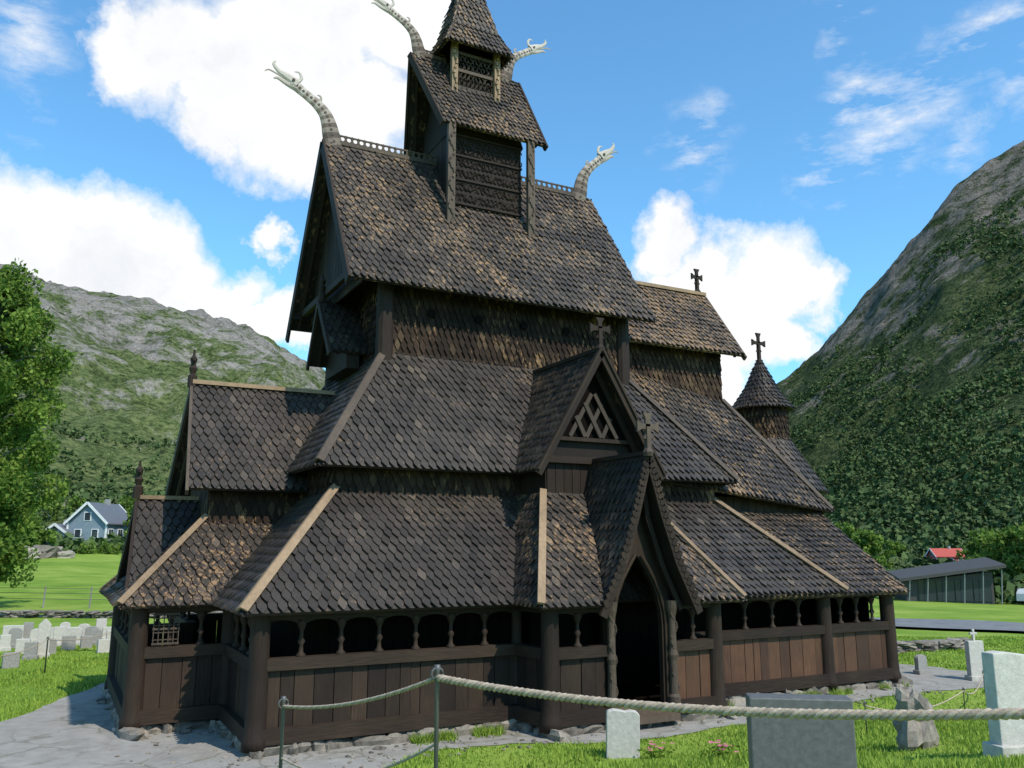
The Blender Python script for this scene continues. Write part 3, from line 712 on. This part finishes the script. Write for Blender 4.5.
n=3600; x=np.where(rng.uniform(0,1,n)<.5,rng.uniform(2.5,4.8,n),rng.uniform(8.8,15,n)); y=-.25-np.abs(rng.normal(0,.12,n)); cl_=np.sin(x*5)+np.sin(x*2.1+1)>.2; x=x[cl_];y=y[cl_];n=len(x)
z=np.full(n,-.3);h=rng.uniform(.05,.2,n);a=rng.uniform(0,6.3,n);la=rng.uniform(0,6.3,n);w_=.012
A.append((np.stack([np.stack([x-np.cos(a)*w_,y-np.sin(a)*w_,z],1),np.stack([x+np.cos(a)*w_,y+np.sin(a)*w_,z],1),np.stack([x+np.cos(la)*h*.5,y+np.sin(la)*h*.5,z+h],1)],1).reshape(-1,3),rng.uniform(0,.7,n)))
o=npmesh('grass',np.concatenate([a[0] for a in A]),3,M_blade,np.concatenate([a[1] for a in A])); tag(o,'mown green grass of the churchyard','grass',kind='stuff')

# ---------------------------------------------------------------- MOUNTAINS
def pix(u,v):
    r=u-512;F=835.2+.1857*(v-384);U=157.8-.9826*(v-384); return math.degrees(math.atan2(r,F)),U/math.hypot(r,F)
sky_l=[(-500,330),(-300,310),(-120,285),(0,272),(35,272),(90,288),(160,308),(225,318),(270,333),(318,360),(380,420),(470,500),(540,530)]
sky_r=[(600,530),(680,480),(735,425),(775,388),(800,368),(832,335),(870,296),(905,252),(935,214),(965,187),(1000,164),(1030,146),(1100,115),(1250,60),(1450,40)]
def tab(l): 
    a=[pix(*p) for p in l]; return np.array([p[0] for p in a]),np.array([p[1] for p in a])
TL=tab(sky_l);TR=tab(sky_r)
def mz(side,az,R):
    T=np.interp(az,*(TL if side=='L' else TR)); R0,Rc=(150,1000) if side=='L' else (135,850)
    e0=np.where(np.array(side=='L'),.0,-.036)
    t=(R-R0)/(Rc-R0)
    s=np.where(t<0,t*1.0,np.where(t<1,1-(1-np.clip(t,0,1))**1.35,1-.9*(t-1)))
    return 3+(e0+(T-e0)*s)*R
def mount(name,side,az0,az1,mat,label,amp):
    NA,NR=260,190; vs=[];fs=[]
    R0,R1=(120,1250) if side=='L' else (105,1050)
    for j in range(NR):
        R=R0+(R1-R0)*(j/(NR-1))**1.3
        for i in range(NA):
            az=az0+(az1-az0)*i/(NA-1); x,y=P(R*math.sin(math.radians(az)),R*math.cos(math.radians(az)))
            z=float(mz(side,az,R)); t=min(1,max(0,(R-R0-30)/350))
            q=Vector((x/130,y/130,z/200)); z+=amp*t*(noise.fractal(q,.75,2.1,7)+ .6*(1-2*abs(noise.noise(q*2.3)))-.25)
            vs.append((x,y,z))
    for j in range(NR-1):
        for i in range(NA-1):
            a=j*NA+i; fs.append((a,a+1,a+NA+1,a+NA))
    me=bpy.data.meshes.new(name); me.from_pydata(vs,[],fs); me.shade_smooth(); me.materials.append(mat)
    o=bpy.data.objects.new(name,me); COL.objects.link(o); tag(o,label,'mountain',kind='structure'); return vs,NA,NR
VL,NA_,_=mount('mountain','L',-55,4,M_mL,'green mountainside with bare grey rock along its crest',17)
VR,_,_=mount('mountain','R',4,45,M_mR,'steep dark wooded mountainside with rocky summit',11)
pos=[];sz=[]
for side,Vs,cnt,rmax in(('L',VL,5200,95),('R',VR,17000,140)):
    c=0
    while c<cnt:
        j=int(rmax*random.random()**.9); i=random.randrange(NA_); x,y,z=Vs[j*NA_+i]
        if side=='L' and i<25: continue
        if side=='R' and i<60: continue
        d=noise.noise(Vector((x/55,y/55,0)))+.2-(j/rmax)**2*.6
        if side=='R': d+=.22
        if d<random.uniform(-.15,.2): continue
        R=math.hypot(x-CAM[0],y-CAM[1])
        pos.append((x+random.uniform(-5,5),y+random.uniform(-5,5),z-.3)); sz.append(random.uniform(1.4,2.7)*(1+R/900)); c+=1
pos=np.array(pos);sz=np.array(sz); K=12; n=len(pos)
d=rng.normal(0,1,(n,K,3)); d/=np.linalg.norm(d,axis=2)[...,None]; rr=rng.uniform(.45,1,(n,K,1))
hh=sz[:,None,None]; c=pos[:,None,:]+d*rr*hh*np.array([.42,.42,.5]); c[...,2]+=sz[:,None]*.35
a=rng.normal(0,1,(n,K,3)); a/=np.linalg.norm(a,axis=2)[...,None]; b2=np.cross(a,d+.6*rng.normal(0,1,(n,K,3))); b2/=np.linalg.norm(b2,axis=2)[...,None]
s_=hh*.24*rng.uniform(.6,1.3,(n,K,1))
q=np.stack([c-a*s_,c-b2*s_*.8,c+a*s_,c+b2*s_*.8],2).reshape(-1,3)
tn=np.clip(rng.uniform(.2,.75,(n,1))+rng.normal(0,.08,(n,K)),0,1).ravel()
o=npmesh('forest',q,4,M_forest,tn); tag(o,'broadleaf woods covering the lower mountainsides','forest',kind='stuff')

# ---------------------------------------------------------------- TREES
def tree(name,x,y,h,rad,n,label,cat='tree',trunk_frac=.25,seed=1,leaf=.16,group=None,z=None):
    r=np.random.default_rng(seed); rs=random.Random(seed); z0=gz(x,y) if z is None else z
    e=empty(name,(x,y,z0),label,cat,group); org=(x,y,z0)
    mb=MB(); mb.tube([(x,y,z0-.2),(x+.1,y,z0+h*.3),(x-.1,y+.1,z0+h*.65),(x,y,z0+h*.93)],[h*.02+.05,h*.015+.03,h*.008+.02,.02],8,t=.5)
    cl=[]
    nb=int(26*(h/15))+8
    for i in range(nb):
        k=trunk_frac+(.97-trunk_frac)*i/nb; a=i*2.4+rs.uniform(-.4,.4)
        L=rad*math.sin(math.pi*min(1,(k-trunk_frac)/(1-trunk_frac)*.82+.16))**.8*rs.uniform(.65,1.1)
        p=V((x,y,z0+h*k)); q=p+V((math.cos(a)*L,math.sin(a)*L,L*.25)); m_=(p+q)/2+V((0,0,L*.15))
        mb.tube([p,m_,q],[.03+h*.004,.03,.012],5,t=.4)
        for s in(.35,.6,.8,1.0):
            c=p+(q-p)*s; cl.append((c.x+rs.uniform(-.4,.4),c.y+rs.uniform(-.4,.4),c.z+rs.uniform(-.5,.4),rad*rs.uniform(.13,.26)))
    mb.obj('trunk',M_bark,e,org)
    cl=np.array(cl); idx=r.integers(0,len(cl),n); d=r.normal(0,1,(n,3)); d/=np.linalg.norm(d,axis=1)[:,None]
    rr=r.uniform(.2,1,n)**.5; c=cl[idx,:3]+d*(cl[idx,3]*rr)[:,None]*np.array([1,1,1.15]); c[:,2]-=r.uniform(0,.5,n)*cl[idx,3]
    a=r.normal(0,1,(n,3));a/=np.linalg.norm(a,axis=1)[:,None]; b=np.cross(a,r.normal(0,1,(n,3)));b/=np.linalg.norm(b,axis=1)[:,None]
    s=r.uniform(.6,1.3,n)[:,None]*leaf
    q=np.stack([c-a*s,c-b*s*.6,c+a*s,c+b*s*.6],1).reshape(-1,3)-np.array(org)
    t=np.clip(.5+.28*np.sin(idx*1.7)+r.normal(0,.15,n),0,1)
    npmesh('crown',q,4,M_leaf,t,e); return e
x,y=P(-28.0,45); tree('birch_tree',x,y,18.5,4.0,42000,'tall leafy green birch tree beside the churchyard',trunk_frac=.12,leaf=.14)
for i,(u,fw,h,w) in enumerate([(84,104,.8,2.6),(108,106,1.1,2.4),(136,126,6,3.4),(36,105,3,3),(150,125,7,4),(15,118,8,4.5),(72,165,9,4),(100,166,8,4),(46,165,10,4),(125,160,9,4)]):
    rg=(u-512)/865*fw; x,y=P(rg,fw); tree('bush',x,y,h,w*.62,2200,'dense rounded green bush on the field edge','bush',trunk_frac=.05,leaf=.28 if h>2 else .12,seed=20+i,group='bushes at the edge of the field')
for i,(u,fw,h,w) in enumerate([(868,120,8,4),(845,125,9,5),(1010,105,8,5),(985,118,8,5),(1040,100,9,5),(815,125,8,4),(895,150,7,4),(1000,150,8,4)]):
    rg=(u-512)/865*fw; x,y=P(rg,fw); tree('roadside_tree',x,y,h,w*.7,3600,'leafy green roadside tree','tree',trunk_frac=.1,leaf=.3,seed=40+i,group='trees beyond the road')
# boulders on the slope under the house
for i,(u,fw,s) in enumerate([(40,96,1.3),(52,99,.9),(66,97,.7),(28,94,1.0)]):
    rg=(u-512)/865*fw; x,y=P(rg,fw); mb=MB(); rock(mb,(0,0,s*.3),(s*1.3,s,s*.8),n=14,m_=9,rough=.2); o=mb.obj('boulder',M_stone); o.location=(x,y,gz(x,y)); tag(o,'large grey boulder lying in the meadow','boulder','boulders on the meadow slope')

# ---------------------------------------------------------------- HOUSES
def pm(name,c,rough=.7):
    m,nt,b=newmat(name); v=coords(nt); n=noisen(nt,v,3,3)
    nt.links.new(ramp(nt,n,[(.3,tuple(.8*k for k in c)),(.7,c)]),b.inputs['Base Color']); b.inputs['Roughness'].default_value=rough; return m
M_blue=pm('grey_blue_cladding',(.20,.25,.30));M_white=pm('white_paint',(.75,.75,.73));M_slate=pm('slate_roof',(.10,.11,.13));M_red=pm('red_paint',(.4,.06,.04));M_glass=pm('window_glass',(.03,.04,.05),.1);M_gclad=pm('grey_cladding',(.05,.046,.042)); M_conc=pm('pale_concrete',(.3,.29,.27))
def house(name,cx,cy,yaw,L,W,H,RH,mw,mr,label,z=None,wins=3,sc=1):
    z0=gz(cx,cy)-.1 if z is None else z; e=empty(name,(cx,cy,z0),label,'house'); e.rotation_euler=(0,0,yaw); e.scale=(sc,sc,sc)
    mb=MB(); mb.box((0,0,H/2-.5),(L,W,H+1),t=.5)
    for s in(-1,1): mb.prism([(s*L/2,-W/2,H),(s*L/2,W/2,H),(s*L/2,0,H+RH)][::s],(s,0,0),-.1,0,.5)
    mb.obj('wall',mw,e)
    mb=MB()
    for s in(-1,1): mb.prism([(-L/2-.4,s*(W/2+.4),H-.4*RH/(W/2)),(L/2+.4,s*(W/2+.4),H-.4*RH/(W/2)),(L/2+.4,0,H+RH),(-L/2-.4,0,H+RH)],(0,0,1),0,.18,.5)
    r=mb.obj('roof',mr,e); mb=MB(); mb.box((L*.15,0,H+RH+.2),(.6,.6,1.2)); mb.obj('chimney',M_conc,r)
    for sd in(-1,1):
        for i in range(wins):
            x=-L/2+(i+.5)*L/wins
            mb=MB(); mb.box((x,sd*(W/2+.03),H*.55),(1.2,.06,1.4)); w=mb.obj('window',M_white,e)
            mb=MB(); mb.box((x-.27,sd*(W/2+.07),H*.55),(.45,.03,1.2)); mb.part(); mb.box((x+.27,sd*(W/2+.07),H*.55),(.45,.03,1.2)); mb.obj('window_pane',M_glass,w)
    for s in(-1,1):
        for yy,zz in((-W*.22,H*.55),(W*.22,H*.55),(0,H+RH*.3)):
            mb=MB(); mb.box((s*(L/2+.03),yy,zz),(.06,1.1,1.3)); w=mb.obj('window',M_white,e); mb=MB(); mb.box((s*(L/2+.07),yy,zz),(.03,.85,1.1)); mb.obj('window_pane',M_glass,w)
    mb=MB(); 
    for xx in(-L/2,L/2):
        for yy in(-W/2,W/2): mb.part(); mb.box((xx,yy,H/2),(.22,.22,H))
    for s in(-1,1):
        for q in(-1,1): mb.part(); mb.beam((s*(L/2+.42),q*(W/2+.4),H-.3),(s*(L/2+.42),0,H+RH+.1),.05,.35)
    mb.obj('trim',M_white,e); return e
x,y=P(-61,128); house('wooden_house',x,y,math.radians(55),7,6,3.6,2.7,M_blue,M_slate,'grey blue wooden house with white trim and slate roof',z=2.6)
x,y=P(-65.5,126); house('wooden_house',x,y,math.radians(55),3.6,4,2.0,1.2,M_blue,M_slate,'small grey blue wooden outbuilding with slate roof',wins=1,z=2.6)
x,y=P(68,136); house('wooden_house',x,y,math.radians(-28),8,6,2.6,2,M_red,M_red,'small red painted house with red roof among trees',z=-.2,sc=.55)
x,y=P(73,140); house('wooden_house',x,y,math.radians(-28),7,6,2.4,1.8,M_white,M_red,'small white house with red roof among trees',z=.2,sc=.5)
x,y=P(45.2,90); z0=gz(x,y); e=empty('visitor_building',(x,y,z0),'low modern visitor building with dark sloping roof and glass front','building'); e.rotation_euler=(0,0,math.radians(-38)); e.scale=(.82,.82,.9)
mb=MB(); mb.prism([(-6,-3,-.4),(4,-3,-.4),(4,-3,3.4),(-6,-3,2.3)],(0,-1,0),-6,0,.5); mb.obj('wall',M_gclad,e)
mb=MB(); mb.prism([(-7,-4.1,2.3),(5.2,-4.3,3.9),(5.6,3.6,4.6),(-6.4,4,2.9)],(0,0,1),0,.35,.5); mb.obj('roof',M_gclad,e)
for i in range(4):
    mb=MB(); mb.box((-3.6+i*2.1,-3.06,1.35),(2.0,.08,2.3)); mb.obj('window',M_glass,e)
for i in range(6):
    mb=MB(); mb.beam((-6+i*2.1,-3.7,-.4),(-5.7+i*2.1,-3.9,2.6+i*.22),.1,.1); mb.obj('pillar',M_conc,e)

M_car=[pm('silver_car_paint',(.45,.46,.47),.3),pm('dark_car_paint',(.05,.06,.08),.3)]
M_tyre=pm('tyre_rubber',(.02,.02,.02))
def car(rg,fw,yaw,mat,label):
    x,y=P(rg,fw); e=empty('parked_car',(x,y,gz(x,y)+.1),label,'car','cars parked beside the visitor building'); e.rotation_euler=(0,0,yaw)
    prof=[(-2.1,.3),(2.1,.3),(2.15,.75),(1.3,.95),(.7,1.42),(-1.2,1.45),(-2.0,1.0)]
    mb=MB(); mb.prism([(a,-.85,z) for a,z in prof],(0,-1,0),-1.7,0,.5); mb.obj('body',mat,e)
    mb=MB(); mb.prism([(1.1,-.86,.98),(.62,-.86,1.35),(-1.1,-.86,1.37),(-1.7,-.86,1.0)][::-1],(0,-1,0),-1.72,0,.5); mb.obj('window',M_glass,e)
    for a in(-1.3,1.3):
        for q in(-.8,.8):
            mb=MB(); mb.tube([(a,q-.1,.32),(a,q+.1,.32)],.32,14,ref=(1,0,0)); mb.obj('wheel',M_tyre,e)
car(52.3,88,.3,M_car[0],'silver hatchback parked beside the low building'); car(55.2,88,.35,M_car[1],'dark hatchback parked beside the low building')

def stonewall(pts,label,h=.6):
    mb=MB()
    for a,b in zip(pts,pts[1:]):
        L=math.dist(a,b); x=0
        while x<L:
            w=random.uniform(.25,.6); q=(a[0]+(b[0]-a[0])*x/L,a[1]+(b[1]-a[1])*x/L); z=gz(*q)
            for k in range(3): rock(mb,(q[0]+random.uniform(-.12,.12),q[1]+random.uniform(-.12,.12),z+k*h/3+.05),(w*.6,.28,h/4.2),rz=random.uniform(0,3),t=random.uniform(.1,.6))
            x+=w
    c=pts[0]; o=mb.obj('stone_wall',M_stone,None,(c[0],c[1],gz(*c))); tag(o,label,'wall')
stonewall([P(-25,41),P(-17,40),P(-12,41)],'low dry stone wall at the edge of the grass',.3)
stonewall([P(11,28),P(13.8,29.5),P(16,31)],'low grey fieldstone wall around the churchyard',.3)
fx=empty('wire_fence',(*P(-26,46),gz(*P(-26,46))),'old wire fence on thin wooden posts across the meadow','fence'); org=tuple(fx.location)
fp=[P(-30+i*2.6,46+.4*math.sin(i)) for i in range(7)]
for x,y in fp:
    mb=MB(); mb.tube([(x,y,gz(x,y)-.1),(x+.03,y,gz(x,y)+1.1)],[.05,.04],6,t=.6); mb.obj('post',M_bark,fx,org)
for hgt in(.45,.75,1.0):
    mb=MB(); mb.tube([(x,y,gz(x,y)+hgt) for x,y in fp],.012,4,t=.5,ref=(0,0,1)); mb.obj('wire',M_metal,fx,org)

# ---------------------------------------------------------------- GRAVES
def grave(rgt,fwd,w,h,d,mat,style,label,yaw=None,z=None,tilt=0):
    x,y=P(rgt,fwd); z0=gz(x,y) if z is None else z
    mb=MB(); yaw=random.uniform(-.2,.2) if yaw is None else yaw
    if style=='round': top=[(w/2,h*.8)]+[(w/2*math.cos(a),h*.8+h*.2*math.sin(a)) for a in [math.pi*k/8 for k in range(1,8)]]+[(-w/2,h*.8)]
    elif style=='slant': top=[(w/2,h*.96),(w*.1,h*.985),(-w*.2,h),(-w/2,h*.99)]
    elif style=='peak': top=[(w/2,h*.84),(w*.2,h*.95),(0,h),(-w*.2,h*.95),(-w/2,h*.84)]
    elif style=='wave': top=[(w/2,h*.9),(w*.4,h*.965),(w*.22,h*.985),(w*.05,h*.96),(-w*.12,h*.99),(-w*.3,h*1.0),(-w*.45,h*.97),(-w/2,h*.93)]
    else: top=[(w/2,h),(-w/2,h)]
    out=[(-w/2*1.0,-.15),(w/2*1.0,-.15)]+top
    mb.prism([(a,-d/2,b_) for a,b_ in out],(0,-1,0),-d,0,.5)
    if h>.45 and style!='wave': mb.box((0,0,.05),(w*1.2,d*1.7,.14),t=.4)
    if style=='cross':
        mb.box((0,0,h+.13),(.06,.06,.30),t=.6); mb.box((0,0,h+.17),(.2,.062,.06),t=.6)
    o=mb.obj('gravestone',mat); o.location=(x,y,z0); o.rotation_euler=(tilt,tilt*.6,yaw)
    bv=o.modifiers.new('bevel','BEVEL'); bv.width=.012; bv.segments=2
    tag(o,label,'gravestone','gravestones in the churchyard')
grave(1.74,14.2,.52,.74,.14,M_gwhite,'wave','pale grey gravestone with uneven top standing in grass',yaw=-.5,tilt=.03)
grave(2.08,6.5,.72,.76,.2,M_gdark,'flat','dark polished granite gravestone with flat top',yaw=-.62)
grave(5.02,9.0,.46,1.0,.16,M_gwhite,'slant','tall pale upright gravestone on a plinth',yaw=-.25)
grave(11.5,22,.42,.95,.16,M_gwhite,'cross','pale gravestone with a small cross on top',yaw=-.3)
grave(10.6,23,.35,.5,.12,M_ggrey,'round','small rounded grey gravestone by the path')
grave(12.6,21.5,.5,.62,.14,M_gwhite,'round','pale rounded gravestone on the grass')
x,y=P(4.9,10.9); mb=MB(); rock(mb,(0,0,.26),(.29,.2,.4),n=20,m_=14,rough=.3,sq=.8,rz=.4); o=mb.obj('gravestone',M_stone); o.location=(x,y,gz(x,y)); tag(o,'rough natural boulder gravestone in grass','gravestone','gravestones in the churchyard')
GL=[(4,652,.55,M_gwhite,'flat'),(14,648,.7,M_ggrey,'round'),(22,655,.5,M_gwhite,'flat'),(30,660,.55,M_ggrey,'flat'),(42,658,1.25,M_gwhite,'peak'),(50,654,.5,M_ggrey,'round'),(58,646,.7,M_gwhite,'flat'),(68,650,.5,M_ggrey,'flat'),(76,645,.65,M_gwhite,'round'),(86,648,.45,M_ggrey,'flat'),(95,645,.6,M_ggrey,'round'),(103,652,.45,M_gwhite,'flat'),(112,646,.6,M_gwhite,'flat'),(10,668,.45,M_ggrey,'flat'),(122,649,.5,M_ggrey,'flat')]
for u,v_ in[(8,640),(18,642),(27,641),(36,643),(48,641),(64,640),(72,642),(83,640),(91,641),(100,640),(108,641),(118,640)]: GL.append((u,v_,random.uniform(.5,.8),random.choice((M_gwhite,M_gwhite,M_ggrey)),random.choice(('flat','round'))))
for u,v_,h,m_,s in GL:
    U=157.8-.9826*(v_-384);F=835.2+.1857*(v_-384); t=3.3/-U
    grave((u-512)*t,F*t,random.uniform(.28,.42),h*.9,.16,m_,s,{'peak':'tall white marble grave pillar on the lawn','flat':'small flat topped gravestone on the lawn','round':'small rounded gravestone on the lawn'}[s])

def flowers(rgt,fwd,label,col):
    x,y=P(rgt,fwd); z=gz(x,y); e=empty('flower_plant',(x,y,z),label,'flowers')
    r=np.random.default_rng(int(rgt*100)); n=260; c=np.stack([r.normal(0,.13,n),r.normal(0,.1,n),r.uniform(0,.17,n)],1)
    a=r.normal(0,1,(n,3));a/=np.linalg.norm(a,axis=1)[:,None]; b=np.cross(a,r.normal(0,1,(n,3)));b/=np.linalg.norm(b,axis=1)[:,None]
    s=.03; npmesh('leaves',np.stack([c-a*s,c-b*s*.6,c+a*s,c+b*s*.6],1).reshape(-1,3),4,M_blade,r.uniform(0,.6,n),e)
    mb=MB()
    for i in range(16):
        q=(random.gauss(0,.11),random.gauss(0,.08),random.uniform(.12,.22))
        for k in range(5):
            an=k*1.257; mb.add([q,(q[0]+.035*math.cos(an),q[1]+.035*math.sin(an),q[2]+.01),(q[0]+.035*math.cos(an+.8),q[1]+.035*math.sin(an+.8),q[2]+.01)],[(0,1,2)])
    mb.obj('blossoms',col,e)
M_pink=pm('pink_petals',(.7,.12,.3))
flowers(2.25,14.0,'pink flowers growing beside a gravestone',M_pink); flowers(2.9,12.5,'pink flowers growing in the grass',M_pink)

# ---------------------------------------------------------------- ROPES
def cat_pts(a,b,sag,n):
    a=V(a);b=V(b); return [a+(b-a)*(i/n)-V((0,0,sag*4*(i/n)*(1-i/n))) for i in range(n+1)]
def ropemesh(mb,a,b,sag,r,twist=True,n=None):
    L=(V(a)-V(b)).length; n=n or int(L/.018); pts=cat_pts(a,b,sag,n)
    if not twist: mb.tube(pts,r,6,ref=(0,0,1)); return
    d=(V(b)-V(a)).normalized(); sd=d.cross(V((0,0,1))).normalized(); up=sd.cross(d)
    for k in range(3):
        pp=[p+(sd*math.cos(2*math.pi*(i*L/n/.10+k/3))+up*math.sin(2*math.pi*(i*L/n/.10+k/3)))*r*.56 for i,p in enumerate(pts)]
        mb.tube(pp,r*.52,6,t=.2+.25*k,ref=(0,0,1))
def fpost(mb,x,y,z,h,r=.02):
    mb.lathe((x,y,z-.1),[(r,0),(r,h+.08),(r*1.3,h+.09),(r*1.3,h+.12)],10,t=.5)
    mb.tube([(x+.035*math.cos(a),y,z+h-.03+.035*math.sin(a)) for a in [k*math.pi/5 for k in range(11)]],.007,5,t=.5)
def barrier(posts,spans,label,h=1.1,r=.016,pr=.02,tw=True):
    x0,y0=posts[0]; org=(x0,y0,gz(x0,y0)); e=empty('rope_barrier',org,label,'rope barrier')
    for x,y in posts:
        mb=MB(); fpost(mb,x,y,gz(x,y),h,pr); mb.obj('post',M_metal,e,org,True)
    for i,j,zo,sag,rr in spans:
        a=posts[i];b=posts[j]; mb=MB(); ropemesh(mb,(*a,gz(*a)+h-zo),(*b,gz(*b)+h-zo),sag,rr,tw); mb.obj('rope',M_rope,e,org,True)
p0=P(-.42,5.0);p1=P(-1.66,6.5);p2=P(2.2,3.0)
barrier([p0,p1,p2],[(0,1,.05,.06,.013),(0,2,.05,.09,.021),(1,0,.4,.14,.008)],'sagging hemp rope strung between thin galvanised posts',h=1.18,pr=.013)
barrier([P(5.6,14.2),P(8.6,17.0),P(10.6,20)],[(0,1,.05,.2,.011),(1,2,.05,.2,.011)],'thin rope fence on low steel posts by the path',h=.5,pr=.01,tw=False)
barrier([P(-11.9,19.6),P(-12.2,23.2),P(-11.9,27)],[(0,1,.05,.15,.012),(1,2,.05,.15,.012)],'thin rope fence on steel posts along the lawn',h=.9,pr=.018,tw=False)

# ---------------------------------------------------------------- SKY / LIGHT / CAMERA
saz=math.atan2(.26,-.965); sel=math.radians(50)
S=Vector((math.sin(saz)*math.cos(sel),math.cos(saz)*math.cos(sel),math.sin(sel)))
sl=bpy.data.lights.new('sun','SUN'); sl.energy=5.0; sl.angle=math.radians(.5); sl.color=(1,.93,.82)
so=bpy.data.objects.new('sun',sl); so.rotation_euler=S.to_track_quat('Z','Y').to_euler(); so.location=(20,-20,40); COL.objects.link(so)
w=bpy.data.worlds.new('World'); scene.world=w; w.use_nodes=True; nt=w.node_tree; bg=nt.nodes['Background']; bg.inputs[1].default_value=.13
try:
    w.cycles.sampling_method='MANUAL'; w.cycles.sample_map_resolution=256
except Exception: pass
sk=N(nt,'ShaderNodeTexSky',sky_type='NISHITA'); sk.sun_disc=False; sk.sun_elevation=sel; sk.sun_rotation=saz; sk.air_density=1.0; sk.dust_density=.4; sk.ozone_density=1.5
tc=N(nt,'ShaderNodeTexCoord'); D=tc.outputs['Generated']
def vscale(v,k):
    n=N(nt,'ShaderNodeVectorMath',operation='SCALE'); nt.links.new(v,n.inputs[0]); n.inputs['Scale'].default_value=k; return n.outputs[0]
def vadd(a,b):
    n=N(nt,'ShaderNodeVectorMath',operation='ADD')
    nt.links.new(a,n.inputs[0])
    if isinstance(b,tuple): n.inputs[1].default_value=b
    else: nt.links.new(b,n.inputs[1])
    return n.outputs[0]
n1=vscale(vadd(noisen(nt,D,5,3,.5,1),(-.5,-.5,-.5)),.11); n2=vscale(vadd(noisen(nt,D,16,7,.65,1),(-.5,-.5,-.5)),.09)
p=vadd(vadd(D,n1),n2)
def ndir(u,v):
    r=u-512;F=835.2+.1857*(v-384);U=157.8-.9826*(v-384)
    return Vector((.8838*r+.4679*F,-.4679*r+.8838*F,U)).normalized()
def field(bl,soft=.45):
    cur=None
    for u,v,r in bl:
        c=ndir(u,v); dn=N(nt,'ShaderNodeVectorMath',operation='DISTANCE'); nt.links.new(p,dn.inputs[0]); dn.inputs[1].default_value=c
        R=r/900; o_=mrange(nt,dn.outputs['Value'],R*1.12,R*(1.12-soft))
        cur=o_ if cur is None else math_(nt,'MAXIMUM',cur,o_)
    return cur
big=field([(145,50,46),(200,50,66),(265,60,78),(335,30,75),(400,10,60),(245,125,48),(290,145,62),(365,110,70),(330,170,38),
 (-20,225,62),(50,238,60),(110,240,62),(160,268,62),(215,305,46),(60,300,80),(265,330,36),(300,345,26),(280,250,24),(140,320,60),(-60,300,90),
 (668,240,42),(720,270,52),(770,300,62),(815,300,38),(740,340,56),(690,300,56),(790,350,34),(735,380,36)],.42)
wis=field([(850,105,40),(890,90,45),(935,85,40),(985,50,40),(1015,30,35),(860,60,30),(1020,90,30),(20,40,50),(30,110,30),(850,10,30),(960,150,30),(700,150,50),(820,180,45),(880,150,40)],.9)
sm_=coords(nt,(1,1,3.0),'Generated'); wn=noisen(nt,sm_,9,6,.65)
wm=math_(nt,'MULTIPLY',math_(nt,'MULTIPLY',wis,mrange(nt,wn,.46,.68)),.9)
mask=math_(nt,'MAXIMUM',big,wm,True)
shade=noisen(nt,vadd(p,(0,0,.03)),7,5,.55)
cc=ramp(nt,shade,[(.3,(6.6,6.8,7.2)),(.46,(7.7,7.8,7.9)),(.65,(8.3,8.25,8.2))])
skc=mixc(nt,1.0,sk.outputs[0],(1.05,1.78,2.0),'MULTIPLY')
col=mixc(nt,mask,skc,cc); nt.links.new(col,bg.inputs[0])
cd=bpy.data.cameras.new('camera'); cd.sensor_width=36; cd.lens=850/1024*36; cd.clip_end=8000; cd.clip_start=.1
co=bpy.data.objects.new('camera',cd); co.location=CAM; co.rotation_euler=(math.radians(100.7),0,-math.atan2(.4679,.8838)); COL.objects.link(co); scene.camera=co
scene.view_settings.view_transform='Standard'; scene.view_settings.look='None'; scene.view_settings.exposure=0
